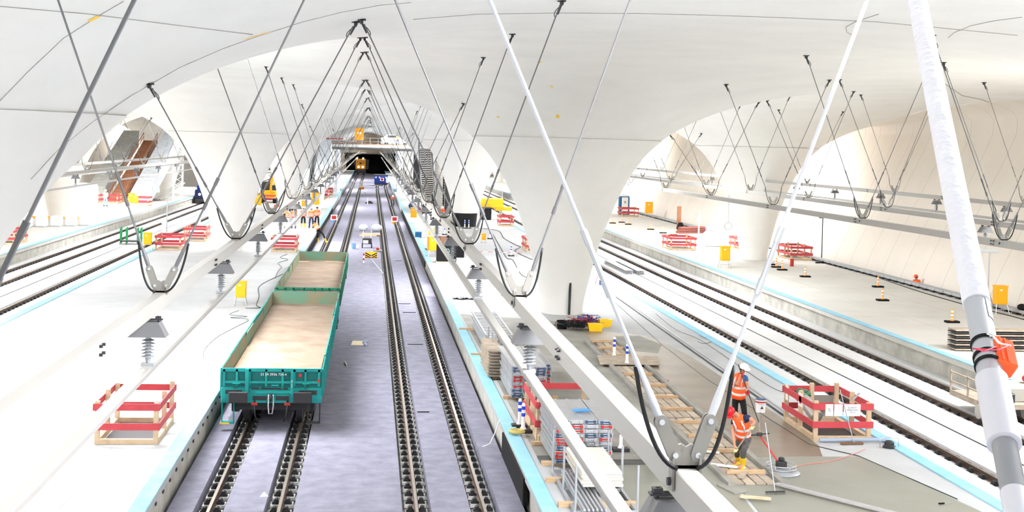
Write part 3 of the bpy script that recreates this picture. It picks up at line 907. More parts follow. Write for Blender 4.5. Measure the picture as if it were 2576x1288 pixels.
barrier(11.2, 12.6, 88.0, 90.6, 'red barrier half hidden behind the big right column')
barrier(12.1, 13.3, 116, 118, 'pink barrier with a dark box beyond the black wrapped column')
barrier(27.5, 29.3, 137, 139, 'red barrier beside the blue portable toilet')
barrier(-24.9, -22.9, 138, 140, 'red barrier right of the timber stair foot on the far left platform')
barrier(-28.9, -26.6, 141, 143, 'red barrier left of the timber stair foot on the far left platform')
barrier(-6.3, -5.0, 165, 168, 'red barrier far down the left platform')
barrier(-6.2, -4.9, 176, 179, 'topmost red barrier far down the left platform')
barrier(-12.0, -10.6, 150, 152, 'small pink barrier behind the excavator on the left platform')
barrier(-13.1, -11.9, 168, 170, 'distant red barrier above the excavator on the left platform')
barrier(15.2, 16.6, 222, 224, 'distant red barrier on the right hand tracks beyond the black wrapped column', z=0)

# ================================================================== yellow power boxes
def power_box(x, y, label, s=1., rz=0., z=.76):
    t = thing('power_box', label, 'power box', (x, y, z), rz, 'yellow power boxes')
    MB().box(-.22 * s, .22 * s, -.17 * s, .17 * s, .36 * s, 1.05 * s).build('cabinet', m_yel, t, bevel=.015)
    MB().box(-.235 * s, .235 * s, -.185 * s, .185 * s, 1.03 * s, 1.07 * s).build('lid', m_yel, t)
    MB().box(-.19 * s, .19 * s, -.178 * s, -.168 * s, .4 * s, 1.0 * s).build('door', m_yel, t)
    MB().box(-.1 * s, .0, -.183 * s, -.178 * s, .88 * s, .93 * s).build('label_plate', m_white_p, t)
    mb = MB()
    for sx in (-1, 1):
        mb.tube((sx * .2 * s, -.14 * s, .38 * s), (sx * .27 * s, -.24 * s, 0), .014, 6)
        mb.tube((sx * .2 * s, .14 * s, .38 * s), (sx * .27 * s, .24 * s, 0), .014, 6)
        mb.tube((sx * .27 * s, -.24 * s, .02), (sx * .27 * s, .24 * s, .02), .014, 6)
    mb.tube((-.24 * s, -.19 * s, .18 * s), (.24 * s, -.19 * s, .18 * s), .014, 6)
    mb.build('stand', m_galv, t)
    return t
power_box(-5.21, 57.0, 'yellow power box on legs on the left platform beside the front wagon')
power_box(-13.75, 83.9, 'yellow power box left of the red barrier by the left side tracks', 1.1)
power_box(22.57, 78.6, 'yellow power box on legs by the blue edge of the far right platform', 1.3)
power_box(30.0, 57.6, 'yellow power box at the foot of the lamp stand near the right wall', 1.25)
power_box(4.35, 82.6, 'yellow power box beside the black crate on the right platform', 1.25, .3)
power_box(-11.8, 133, 'yellow power box in front of the excavator', 1.3)
power_box(-11.2, 134.6, 'second yellow power box right behind the excavator front', 1.5)
power_box(-5.3, 133.5, 'large yellow power box behind the standing workers', 1.9)
power_box(-6.3, 131, 'lower yellow power box left behind the standing workers', 1.2)
power_box(-24.3, 136.5, 'yellow power box at the foot of the timber stair', 1.3)
power_box(-23.7, 135.5, 'orange power box just right of the one at the stair foot', 1.1)
power_box(4.35, 119, 'yellow power box beside the distant right platform edge', 1.3)
power_box(29.7, 133.5, 'orange power box beside the red barrier near the toilet', 1.7)
power_box(8.8, 95.2, 'small yellow box on the right platform between cable loops', .7)

# ================================================================== delineator posts
def make_cone(body, band, base=m_black, h=.75, bs=.42):
    t = thing('delineator_post', '', 'delineator post')
    MB().box(-bs / 2, bs / 2, -bs / 4 - .02, bs / 4 + .02, 0, .09).build('base', base, t, bevel=.015)
    MB().lathe([(.085, .09), (.07, .13), (.048, .16), (.045, h - .04), (.03, h)], n=14).build('post', body, t, smooth=True)
    for k in range(2 if band is not m_whitep else 3):
        z = h - .12 - .17 * k
        MB().lathe([(.048, z - .045), (.049, z - .04), (.049, z + .04), (.048, z + .045)], n=14).build('band', band, t)
    return t
pr_o = kids(make_cone(mat('cone_orange', (1, .58, .12), .5), m_whitep, h=.62, bs=.6))
pr_b = kids(make_cone(m_whitep, mat('band_blue', (.15, .28, .75), .5), m_dark))
def put(prs, lst, grp, z=.76):
    for i, (x, y, lab) in enumerate(lst):
        o = prs if i == 0 else dup(prs, None, label=lab)
        o.location = (x, y, z); o['label'] = lab; o['group'] = grp
put(pr_o, [(26.05, 54.2, 'orange and white post on a black base, nearest the inclined rod'), (26.1, 62.1, 'orange and white post, lower one of the two beside the red helmet'),
           (28.47, 68.5, 'orange and white post, upper one of the two beside the red helmet'), (26.07, 73.6, 'orange and white post standing alone right of the far right column cluster'),
           (26.0, 77.7, 'orange and white post, rightmost of the three at the far right column base'), (26.2, 79.5, 'orange and white post, middle of the three at the far right column base'),
           (26.35, 81.2, 'orange and white post, leftmost of the three at the far right column base'), (26.42, 108.4, 'orange post nearest the pipe stack on the far right platform'),
           (26.02, 110.7, 'orange post second left of the pipe stack on the far right platform'), (25.94, 115.4, 'orange post third left of the pipe stack on the far right platform'),
           (25.3, 122.6, 'orange post, right one of three below the blue toilet'), (25.29, 125.8, 'orange post, middle one of three below the blue toilet'),
           (24.05, 124.1, 'orange post, left one of three below the blue toilet')], 'orange delineator posts')
put(pr_b, [(8.87, 43.8, 'white post with blue bands, left one on the plywood cover'), (9.02, 42.3, 'white post with blue bands, right one on the plywood cover'),
           (6.45, 30.3, 'white post with blue bands at the edge of the fresh concrete'), (4.3, 32.9, 'white post with blue bands, left one beside the red barrier and coiled strap'),
           (4.32, 32.3, 'white post with blue bands, right one beside the coiled strap'), (9.7, 84.5, 'white post with blue bands left of the big column among the cables'),
           (8.6, 112.0, 'white post with blue bands, left one before the black wrapped column'), (8.95, 112.0, 'white post with blue bands, right one before the black wrapped column'),
           (4.35, 88.5, 'white post with blue bands beside the yellow box at the right platform edge'), (6.35, 103.5, 'white post with blue bands above the black crate'),
           (9.7, 99.8, 'white post with blue bands in the middle of the right platform')], 'blue banded delineator posts')

# ================================================================== platform surfaces (damp, stained and fresh concrete)
def patch(pts, z, m, name='floor', wob=.0):
    mb = MB(); n = len(pts); rnd = random.Random(n)
    P_ = [(x + rnd.uniform(-wob, wob), y + rnd.uniform(-wob, wob)) for x, y in pts]
    mb.prism(P_, z - .03, z); return struct(mb, name, m)
patch([(8.9, 50.5), (10.6, 49.8), (11.4, 48.7), (11.75, 44), (11.75, 37.6), (11.7, 33.9), (11.6, 30.9), (11.3, 29.8), (8.3, 29.75), (8.3, 38), (8.7, 46.6)], .768, m_damp)
patch([(4.3, 55), (9.4, 52.5), (8.8, 46.5), (8.4, 38), (8.4, 29.72), (4.35, 29.72), (4.35, 45)], .766, m_damp2)
patch([(9.9, 49), (10.9, 49.2), (11.3, 47), (10.7, 45), (9.6, 45.6)], .771, m_damp2)
patch([(5.35, 28.95), (8.5, 28.95), (8.1, 24), (5.3, 24)], .772, m_fresh)
patch([(8.62, 29.7), (12.25, 29.75), (13.15, 24.0), (8.2, 24.0)], .772, m_fresh)
struct(MB().box(4.35, 8.6, 29.0, 29.72, .76, .80), 'floor', m_darkc)
struct(MB().box(5.2, 8.5, 29.35, 29.5, .80, .875), 'floor', m_damp2)
# cast-in channel along the right platform
for x_, w_ in ((11.85, .06), (12.05, .05)):
    tag(MB().bar((x_ + .6, 62, .775), (x_, 33.95 if x_ < 12 else 34.0, .775), w_, .03).build('floor_channel', m_dark if w_ > .05 else m_galv),
        'long %s floor channel strip running to the notice barrier' % ('dark' if w_ > .05 else 'pale'), 'channel')
tag(MB().path([(12.1, 62, .765), (11.3, 47, .765), (11.15, 40, .765), (11.4, 31, .768), (12.2, 29.8, .775), (12.9, 26, .775)], .012, 4).build('joint_line', m_dark), 'thin dark joint bounding the damp concrete', 'joint')

# black pipe on the big column and black wrap on the next one
tag(MB().tube((9.02, 55.0, .8), (9.02, 54.88, 2.2), .055, 14).build('drain_pipe', m_dark, smooth=True), 'upright dark pipe in front of the big right column', 'pipe')
tag(MB().lathe([(1.0, .76), (1.03, 1.6), (1.1, 2.4), (1.27, 3.25), (1.24, 3.25), (1.0, .9)], (8.85, 115, 0), 36).build('black_wrap', mat('black_film', (.10, .10, .11), .3), smooth=True),
    'black plastic film wrapped around the foot of the distant right column', 'wrap')

# ================================================================== scaffold decks and materials along the right platform edge
def make_deck(L=2.4, w=.3, ends=m_bred, top=m_alu):
    t = thing('scaffold_deck', '', 'scaffold deck')
    MB().box(-w / 2, w / 2, 0, L, .015, .075).build('deck_panel', top, t)
    mb = MB()
    for s in (-1, 1): mb.box(s * w / 2 - .02, s * w / 2 + .02, 0, L, 0, .09)
    mb.build('side_rails', m_alu, t)
    MB().box(-w / 2, w / 2, -.03, .03, .0, .085).build('end_cap', m_galv, t)
    mb = MB()
    for s in (-1, 1): mb.box(s * w * .32 - .03, s * w * .32 + .03, -.09, 0, .02, .075)
    mb.box(-w / 2 + .02, w / 2 - .02, -.045, -.02, .03, .06)
    mb.build('hook_end', ends, t)
    return t
decks = {c: kids(make_deck(ends=m)) for c, m in (('red', m_bred), ('blue', m_bblue), ('grey', m_galv))}
used = {}
def put_deck(c, x, y, z, rz, lab, grp, sc_=1., sy=1.):
    o = decks[c] if c not in used else dup(decks[c])
    used[c] = 1
    o.location = (x, y, z); o.rotation_euler = (0, 0, rz); o.scale = (sc_, sy, 1); o['label'] = lab; o['group'] = grp
rnd = random.Random(11)
pile = [('blue', 'red'), ('red', 'grey'), ('blue', 'blue'), ('red', 'blue'), ('blue', 'red'), ('grey', 'blue'), ('red', 'grey'), ('blue', 'red'), ('grey', 'red')]
cols_ = 4
def ordl(k): return ORD[k]
for k in range(10):
    for j in range(4):
        c = pile[(k * 3 + j) % 9][j % 2]
        put_deck(c, 4.78 + .33 * j + rnd.uniform(-.02, .02), 28.75 + rnd.uniform(-.05, .05), .86 + .1 * k, rnd.uniform(-.01, .01),
                 '%s ended scaffold deck in the near stack, %s layer up, %s across' % (c, ordl(k), ordl(j)), 'scaffold decks in the stack before the red barrier')
for k in range(10):
    for j in range(3):
        c = pile[(k * 2 + j) % 9][j % 2]
        put_deck(c, 4.62 + .33 * j + rnd.uniform(-.02, .02), 36.3 + rnd.uniform(-.05, .05), .86 + .09 * k, rnd.uniform(-.01, .01),
                 '%s ended scaffold deck in the middle stack, %s layer up, %s across' % (c, ordl(k), ordl(j)), 'scaffold decks in the middle stack', 1., 1.6)
for k in range(7):
    c = ['blue', 'red', 'red', 'blue', 'red', 'blue', 'blue'][k]
    put_deck(c, 5.68 + rnd.uniform(-.02, .02), 38.2, .82 + .1 * k, 0, '%s ended scaffold deck on the right hand pile of the middle stack, %s layer' % (c, ordl(k)), 'scaffold decks right of the middle stack', 1.1, 1.2)
for k in range(5):
    put_deck('red', 4.62 + .02 * k, 43.8 + .1 * k, .86 + .09 * k, 0, 'red ended frame in the long far stack, %s layer up' % ordl(k), 'frames in the far stack', .9, 2.8)
# timber bearers under the stacks
for i, (y_, x_, l_) in enumerate(((28.95, 5.2, 'first'), (30.9, 5.2, ''), (36.6, 5.1, ''), (39.8, 5.1, ''), (44.1, 4.75, ''), (50.2, 4.75, ''), (27.5, 5.1, ''), (25.6, 5.1, ''))):
    o = MB().box(-.85, .75, -.06, .06, 0, .1).build('timber_bearer', m_wood, loc=(x_, y_, .76))
    tag(o, 'square timber bearer, %s from the viewer under the stacks on the right platform' % ORD[[2, 3, 4, 5, 6, 7, 1, 0][i]], 'bearer', 'timber bearers under the stacks')
# latticed aluminium girders (far stack)
for j in range(2):
    mb = MB(); x_ = 4.45 + .55 * j; L_ = 6.4
    for dx in (0, .38):
        mb.bar((x_ + dx, 44.5, 1.42), (x_ + dx, 44.5 + L_, 1.42), .05, .06)
        mb.bar((x_ + dx, 44.5, 1.25), (x_ + dx, 44.5 + L_, 1.25), .05, .06)
    for k in range(16): mb.bar((x_, 44.7 + k * .4, 1.40), (x_ + .38, 44.7 + k * .4, 1.40), .1, .03)
    tag(mb.build('ladder_girder', m_alu), '%s aluminium ladder girder on top of the far stack' % ('left' if j == 0 else 'right'), 'girder', 'ladder girders')
# long tubes and boards of the nearest stack (stillages)
for i in range(12):
    x_ = 4.62 + .085 * (i % 6); z_ = .9 + .075 * (i // 6)
    o = MB().tube((0, 0, 0), (0, 3.0, 0), .024, 8).build('scaffold_tube', m_galv, loc=(x_, 24.6, z_))
    tag(o, 'grey scaffold tube in the nearest pile, %s of the %s row' % (ordl(i % 6), ['lower', 'upper'][i // 6]), 'tube', 'scaffold tubes in the nearest pile')
for i in range(5):
    o = MB().box(-.42, .42, 0, 2.2, 0, .05).build('cover_sheet', mat('dusty_panel', (.80, .78, .74), .7, var=.12, scale=4), loc=(5.2 + (.02, -.01, .03, 0, .01)[i], 25.9 + .03 * i, 1.08 + .056 * i))
    tag(o, 'dusty pale panel in the nearest pile, %s from the bottom' % ordl(i), 'panel', 'pale panels in the nearest pile')
mb = MB()
for x_ in (4.5, 5.75):
    for y_ in (25.0, 26.6, 28.2): mb.tube((x_, y_, .77), (x_, y_, 1.75), .028, 10)
for y_ in (25.0, 26.6, 28.2): mb.bar((4.5, y_, .82), (5.75, y_, .82), .06, .06)
for x_ in (4.5, 5.75): mb.bar((x_, 25, .82), (x_, 28.2, .82), .06, .06)
tag(mb.build('stillage', m_galv, smooth=True), 'galvanised steel stillage with upright posts around the nearest pile', 'stillage')
mb = MB()
for x_ in (4.35, 4.75):
    for y_ in (41.2, 42.6): mb.tube((x_, y_, .77), (x_, y_, 2.0), .026, 10)
mb.bar((4.35, 41.2, .8), (4.75, 41.2, .8), .1, .05).bar((4.35, 42.6, .8), (4.75, 42.6, .8), .1, .05)
tag(mb.build('post_frame', m_galv, smooth=True), 'pair of galvanised post frames beside the middle stack', 'frame')
mb = MB().box(4.1, 4.5, 39.6, 42.0, .86, 1.7)
for k in range(9): mb.box(4.06, 4.54, 39.5, 42.1, .88 + .095 * k, .92 + .095 * k)
tag(mb.build('grating_stack', m_woodg), 'weathered grey stack of gratings between the far and middle stacks', 'stack')
tag(MB().cbox((5.35, 29.6, 1.895), .42, .16, .05, Matrix.Rotation(.2, 3, 'Z')).build('blue_glove', mat('glove_blue', (.3, .55, .8), .8), bevel=.02), 'blue work glove lying on the near deck stack', 'glove')
# strap, wood block, tie, cloth, buckets
mb = MB()
for k in range(5):
    R_ = .12 + .018 * k
    mb.path([(R_ * math.cos(a * PI / 12), R_ * .9 * math.sin(a * PI / 12), .05 + .01 * (k % 2)) for a in range(24)], .02, 6, closed=True)
o = mb.build('coiled_strap', mat('strap_olive', (.72, .66, .38), .8), smooth='full', loc=(4.12, 31.9, .80)); o.scale = (1, 1, 1.6)
tag(o, 'coiled olive yellow lashing strap on the blue platform edge', 'strap')
tag(MB().box(-.17, .17, -.09, .09, 0, .2).build('timber_block', m_wood, loc=(4.72, 31.6 - .45, .76), bevel=.008), 'short timber block beside the coiled strap', 'block')
tag(MB().path([(3.86, 33.6, .80), (3.7, 33.3, .5), (3.55, 33.0, .3), (3.35, 32.8, .28)], .015, 6).build('loose_tie', m_whitep, smooth='full'), 'white plastic tie hanging over the right platform edge', 'tie')
mb = MB(); rnd = random.Random(4); nx_, ny_ = 16, 10; vs = []
for j in range(ny_):
    for i in range(nx_): vs.append((-.62 + 1.24 * i / (nx_ - 1) + rnd.uniform(-.03, .03), -.4 + .8 * j / (ny_ - 1) + .1 * math.sin(i) + rnd.uniform(-.03, .03), .03 + rnd.uniform(0, .09)))
mb.add(vs, [(j * nx_ + i, j * nx_ + i + 1, (j + 1) * nx_ + i + 1, (j + 1) * nx_ + i) for j in range(ny_ - 1) for i in range(nx_ - 1)])
o = mb.build('crumpled_tarpaulin', mat('tarp_mixed', (.82, .84, .88), .6, rgb2=(.16, .18, .22), scale=5), smooth='full', loc=(4.95, 60.6, .76)); so = o.modifiers.new('s', 'SOLIDIFY'); so.thickness = .01
tag(o, 'crumpled dark and white tarpaulin lying on the right platform', 'tarpaulin')
def bucket(x, y, lab, m, r=.15, h=.3, z=.76, lid=None, band=None, name='bucket'):
    t = thing(name, lab, 'bucket', (x, y, z))
    MB().lathe([(r * .86, 0), (r, h), (r * 1.04, h), (r * 1.04, h - .02), (r, h - .025), (r * .94, h), (r * .8, .02)], n=24).build('pail', m, t, smooth=True)
    if lid: MB().lathe([(r * 1.02, h - .01), (r * 1.02, h + .012), (r * .9, h + .018), (0.001, h + .018)], n=24).build('rim', lid, t)
    if band: MB().lathe([(r * .97, h * .78), (r * .985, h * .78), (r * 1.0, h * .9), (r * .99, h * .9)], n=24).build('red_band', band, t)
    MB().path([(r * math.cos(a * PI / 8), -r * .35 * math.sin(a * PI / 8) - r * .75, h * .85 - .06 * math.sin(a * PI / 8)) for a in range(9)], .005, 5).build('handle', m_galv, t)
    return t
bk = bucket(11.34, 34.9, 'white paint pail with a red band and blue rim behind the workers', m_whitep, .15, .36, lid=m_bblue, band=m_bred, name='paint_pail')
MB().add([(-.05, -.142, .12), (.05, -.142, .12), (0, -.145, .2)], [(0, 1, 2)]).build('label_mark', m_dark, bk)
bucket(6.9, 62, 'small grey bucket standing on the bright right platform', mat('grey_plastic', (.55, .55, .56), .6), .16, .3)
bucket(8.1, 50.9, 'black rubber bucket at the left of the cable heap', m_black, .22, .34)
# heap of cables with yellow tubs in front of the column
m_tub = mat('tub_yellow', (.98, .78, .12), .5)
def tub(x, y, lab, rz=0, s=1.):
    t = thing('plastic_tub', lab, 'tub', (x, y, .76), rz, 'yellow plastic tubs')
    MB().add([(-.24, -.16, 0), (.24, -.16, 0), (.24, .16, 0), (-.24, .16, 0), (-.3 * s, -.2, .3), (.3 * s, -.2, .3), (.3 * s, .2, .3), (-.3 * s, .2, .3), (-.26, -.17, .3), (.26, -.17, .3), (.26, .17, .3), (-.26, .17, .3), (-.22, -.14, .05), (.22, -.14, .05), (.22, .14, .05), (-.22, .14, .05)],
             [(3, 2, 1, 0), (0, 1, 5, 4), (1, 2, 6, 5), (2, 3, 7, 6), (3, 0, 4, 7), (4, 5, 9, 8), (5, 6, 10, 9), (6, 7, 11, 10), (7, 4, 8, 11), (8, 9, 13, 12), (9, 10, 14, 13), (10, 11, 15, 14), (11, 8, 12, 15), (12, 13, 14, 15)]).build('shell', m_tub, t)
    return t
tub(9.35, 50.4, 'yellow plastic tub at the front right of the cable heap')
tub(9.9, 51.6, 'yellow plastic tub at the back right of the cable heap', .3, 1.1)
for nm, m_, lab, n_, cx_, cy_, rx_, hz in (('black_cable_heap', m_rubber, 'tangled heap of black cables by the big right column', 46, 8.55, 50.6, .45, .42),
                                  ('blue_cable_heap', mat('cable_blue', (.12, .2, .5), .5), 'tangle of dark blue cables spilling right over the heap', 14, 9.15, 51.2, .6, .6),
                                  ('red_cable_heap', mat('cable_red', (.62, .16, .18), .5), 'tangle of dark red cables across the heap', 12, 8.9, 51.1, .55, .55)):
    rnd = random.Random(len(nm)); mb = MB()
    for k in range(n_):
        a0 = rnd.uniform(0, 6.28); pts = []
        c0 = Vector((rnd.gauss(0, rx_ * .35), rnd.gauss(0, .25), 0)); r0 = rnd.uniform(.12, rx_)
        for q in range(9):
            a1 = a0 + q * rnd.uniform(.4, .7)
            pts.append(Vector((cx_, cy_, .78)) + c0 + Vector((r0 * math.cos(a1), r0 * .7 * math.sin(a1), max(0, rnd.uniform(.3, 1) * hz * (1 - c0.length / 1.2)))))
        mb.path(pts, .014, 5)
    tag(mb.build(nm, m_, smooth='full'), lab, 'cables', None, 'stuff')
# cables on the platforms
def cable(pts, lab, r=.015, m=m_rubber, name='cable', z=.775):
    P_ = []
    for i in range(len(pts) - 1):
        p0 = pts[max(i - 1, 0)]; p1 = pts[i]; p2 = pts[i + 1]; p3 = pts[min(i + 2, len(pts) - 1)]
        for k in range(6):
            u = k / 6
            P_.append(tuple(.5 * (2 * p1[c] + (p2[c] - p0[c]) * u + (2 * p0[c] - 5 * p1[c] + 4 * p2[c] - p3[c]) * u * u + (3 * p1[c] - p0[c] - 3 * p2[c] + p3[c]) * u ** 3) for c in range(2)) + (z,))
    P_.append((pts[-1][0], pts[-1][1], z))
    return tag(MB().path(P_, r, 5).build(name, m, smooth='full'), lab, 'cable')
def pxs(l, z=.76): return [tuple(onZ(x, y, z)[:2]) for x, y in l]
cable(pxs([(618, 776), (655, 775), (645, 768), (652, 745), (650, 725), (665, 712), (690, 700), (712, 690)]), 'dark cable winding from the yellow box towards the wagon')
cable(pxs([(722, 640), (705, 648), (724, 654), (700, 662), (708, 672), (700, 682), (692, 700)]), 'dark cable zigzagging beside the rear wagon')
cable(pxs([(600, 782), (578, 792), (622, 797), (580, 800), (625, 805), (590, 825), (545, 850), (515, 880), (512, 905)]), 'thin dark cable looping on the left platform in front of the yellow box', .008)
cable(pxs([(1240, 590), (1260, 625), (1275, 650), (1290, 655), (1310, 690), (1330, 700)]), 'black hose lying left of the big right column', .03)
cable(pxs([(1215, 575), (1255, 582), (1268, 600), (1300, 618), (1310, 622), (1295, 632), (1330, 650), (1360, 662)]), 'black hose zigzagging towards the big right column', .03)
cable(pxs([(1755, 860), (1770, 865), (1790, 860), (1770, 850), (1760, 845)]), 'thin loop of wire on the pale slab beyond the workers', .008)
cable(pxs([(1650, 790), (1700, 830), (1760, 855), (1850, 915), (1940, 975), (1985, 990)]), 'thin wire running along the right platform to the notice barrier', .008)
cable(pxs([(2080, 665), (2180, 690), (2300, 730), (2443, 772)]), 'black cable along the floor of the far right platform', .03)
cable(pxs([(2443, 772), (2520, 790), (2576, 805)]), 'black cable continuing right past the inclined rod', .03)
cable([(9.75, 28.3), (10.5, 28.9), (11.4, 29.3), (12.6, 30.4)], 'thin pink cord from the power trowel to the float', .008, mat('cord_pink', (.85, .5, .45), .6), z=.785)
# ================================================================== people
m_skin = mat('skin', (.72, .50, .40), .6); m_hair = mat('hair', (.12, .08, .06), .8)
m_boot_y = mat('boot_yellow', (.90, .76, .15), .45); m_helm_w = mat('helmet_white', (.93, .93, .93), .3); m_helm_r = mat('helmet_red', (.80, .10, .13), .35)
m_glove = mat('glove_pale', (.88, .84, .62), .8); m_navy = mat('navy_cloth', (.13, .17, .28), .85); m_bluet = mat('blue_shirt', (.20, .34, .52), .85)
m_dtr = mat('dusty_trousers', (.20, .20, .21), .9, rgb2=(.36, .35, .34), scale=7); m_greyt = mat('grey_trousers', (.55, .55, .57), .9)
m_whites = mat('white_overalls', (.88, .90, .92), .85); m_lime = mat('lime_vest', (.75, .95, .3), .7); m_ink2 = mat('eye_dark', (.05, .04, .04), .4)

def skinobj(name, P_, E_, Rr, m, parent, sub=2, root=0):
    me_ = bpy.data.meshes.new(name); me_.from_pydata([tuple(p) for p in P_], E_, []); me_.materials.append(m)
    o = bpy.data.objects.new(name, me_); COL.objects.link(o); o.parent = parent
    bpy.context.view_layer.objects.active = o
    md = o.modifiers.new('skin', 'SKIN'); md.use_smooth_shade = True
    if not me_.skin_vertices: me_.attributes.new if 0 else None
    sv = me_.skin_vertices[0].data
    for i, r in enumerate(Rr):
        sv[i].radius = (r, r) if not isinstance(r, tuple) else r
        sv[i].use_root = (i == root)
    o.modifiers.new('sub', 'SUBSURF').levels = sub; o.modifiers['sub'].render_levels = sub
    bpy.context.view_layer.update()
    me2 = bpy.data.meshes.new_from_object(o.evaluated_get(bpy.context.evaluated_depsgraph_get()))
    bpy.data.objects.remove(o); bpy.data.meshes.remove(me_)
    me2.polygons.foreach_set('use_smooth', [True] * len(me2.polygons))
    o = bpy.data.objects.new(name, me2); COL.objects.link(o); o.parent = parent
    return o
def loft(mb, secs, lat, n=20):
    """secs: (centre, rx, ry) rings; lat = lateral direction shared by all rings"""
    vs = []; m_ = len(secs)
    for i, (c, rx, ry) in enumerate(secs):
        a1 = Vector(secs[max(i - 1, 0)][0]); b1 = Vector(secs[min(i + 1, m_ - 1)][0]); ax = (b1 - a1).normalized()
        l_ = (lat - ax * lat.dot(ax)).normalized(); f_ = ax.cross(l_)
        for k in range(n):
            t_ = 2 * PI * k / n; vs.append(Vector(c) + l_ * rx * math.cos(t_) + f_ * ry * math.sin(t_))
    fs = [(i * n + k, i * n + (k + 1) % n, (i + 1) * n + (k + 1) % n, (i + 1) * n + k) for i in range(m_ - 1) for k in range(n)]
    fs += [tuple(range(n))[::-1], tuple(range((m_ - 1) * n, m_ * n))]
    mb.add(vs, fs); return mb
def person(label, org, J, vest=m_orange, shirt=m_navy, trous=m_black, boots=m_dark, helm=m_helm_w, glove=None, near=False, lat=None, group=None, facing=None, bands=True):
    """J: joints relative to org: pel chest neck head crown sl sr el er wl wr hl hr kl kr al ar tl tr (l/r = picture left/right)"""
    t = thing('person', label, 'person', org, 0, group)
    J = {k: Vector(v) for k, v in J.items()}
    lat = (lat or (J['sr'] - J['sl'])).normalized()
    up = (J['crown'] - J['neck']).normalized()
    fc = facing.normalized() if facing is not None else Vector((0, -1, 0))
    N = ['pel', 'waist', 'chest', 'neck', 'head', 'crown', 'sl', 'el', 'wl', 'sr', 'er', 'wr', 'hl', 'kl', 'al', 'tl', 'hr', 'kr', 'ar', 'tr']
    J['waist'] = J['pel'].lerp(J['chest'], .45)
    Rr = [.12, .115, .13, .055, .092, .07, .06, .042, .03, .06, .042, .03, .085, .058, .042, .04, .085, .058, .042, .04]
    E_ = [(0, 1), (1, 2), (2, 3), (3, 4), (4, 5), (2, 6), (6, 7), (7, 8), (2, 9), (9, 10), (10, 11), (0, 12), (12, 13), (13, 14), (14, 15), (0, 16), (16, 17), (17, 18), (18, 19)]
    P_ = [J[n] for n in N]
    # hands
    for wk, ek in (('wl', 'el'), ('wr', 'er')):
        w_, e_ = J[wk], J[ek]; d_ = (w_ - e_).normalized()
        i0 = N.index(wk); P_.append(w_ + d_ * .07); Rr.append(.034); E_.append((i0, len(P_) - 1))
        if not glove and near is False: pass
    skinobj('body', P_, E_, Rr, m_skin, t, 2 if near else 1)
    # trousers
    P2 = [J['pel'] + (J['chest'] - J['pel']) * .12, J['pel'], J['hl'], J['kl'], J['al'], J['hr'], J['kr'], J['ar']]
    skinobj('trousers', P2, [(0, 1), (1, 2), (2, 3), (3, 4), (1, 5), (5, 6), (6, 7)], [.13, .135, .1, .075, .06, .1, .075, .06], trous, t, 2 if near else 1, 1)
    # shirt with sleeves
    q = .55
    P3 = [J['waist'], J['chest'], J['sl'], J['sl'].lerp(J['el'], q), J['sr'], J['sr'].lerp(J['er'], q), J['chest'].lerp(J['neck'], .75)]
    skinobj('shirt', P3, [(0, 1), (1, 2), (2, 3), (1, 4), (4, 5), (1, 6)], [.13, .14, .075, .06, .075, .06, .075], shirt, t, 2 if near else 1, 1)
    # vest as a shaped shell
    pel, ch, nk = J['pel'], J['chest'], J['neck']
    def sec(u, rx, ry):
        c = pel.lerp(ch, u) if u <= 1 else ch.lerp(nk, u - 1)
        return (c, rx, ry)
    S_ = [sec(-.02, .185, .15), sec(.25, .18, .148), sec(.5, .178, .146), sec(.8, .19, .15), sec(1.1, .2, .145), sec(1.45, .19, .12), sec(1.7, .12, .09), sec(1.85, .08, .075)]
    vo = loft(MB(), S_, lat, 24).build('vest', vest, t, smooth='full')
    if bands:
        for u0 in (.22, .62):
            loft(MB(), [sec(u0, .187, .154), sec(u0 + .13, .187, .154)], lat, 24).build('reflective_band', m_silver, vo, smooth=True)
        if near:
            for s in (-1, 1):
                pts = []
                for u, ry in ((.7, .155), (1.0, .155), (1.35, .14), (1.62, .11)):
                    c = sec(u, 0, 0)[0]; ax = (nk - pel).normalized(); fr = lat.cross(ax)
                    for sg in (1,): pts.append(c + lat * s * .1 + fr * ry * (1 if fr.dot(fc) > 0 else -1))
                MB().path(pts, .018, 6).build('reflective_band', m_silver, vo, smooth='full')
    # boots
    for a_, t_, k_ in (('al', 'tl', 'kl'), ('ar', 'tr', 'kr')):
        A, T, K = J[a_], J[t_], J[k_]; up_ = (K - A).normalized()
        mb = MB().tube(A + up_ * (.24 if boots is m_boot_y else .08), A - up_ * .02, .072, 14, r2=.062)
        fd = (T - A); fd.z = 0; fd.normalize(); Rf = Matrix((fd.cross(Vector((0, 0, 1))), fd, Vector((0, 0, 1)))).transposed()
        c = A + Vector((0, 0, 0)) + fd * .06; zb_ = min(A.z, T.z) - .05
        ring = []
        for k in range(14):
            an = 2 * PI * k / 14; ring.append((math.cos(an) * .052, math.sin(an) * .14 + .05))
        vs = [Rf @ Vector((x, y, 0)) + Vector((A.x, A.y, zb_)) for x, y in ring] + [Rf @ Vector((x * .95, y * .96, 0)) + Vector((A.x, A.y, zb_ + .055)) for x, y in ring] + [Rf @ Vector((x * .7, y * .62 - .02, 0)) + Vector((A.x, A.y, zb_ + .11)) for x, y in ring]
        mb.add(vs, [tuple(range(14))[::-1]] + [(i * 14 + k, i * 14 + (k + 1) % 14, (i + 1) * 14 + (k + 1) % 14, (i + 1) * 14 + k) for i in range(2) for k in range(14)] + [tuple(range(28, 42))])
        mb.build('boot', boots, t, smooth=True)
    # helmet or hair
    hc = J['head'] + up * .035; Rh = up.to_track_quat('Z', 'Y').to_matrix()
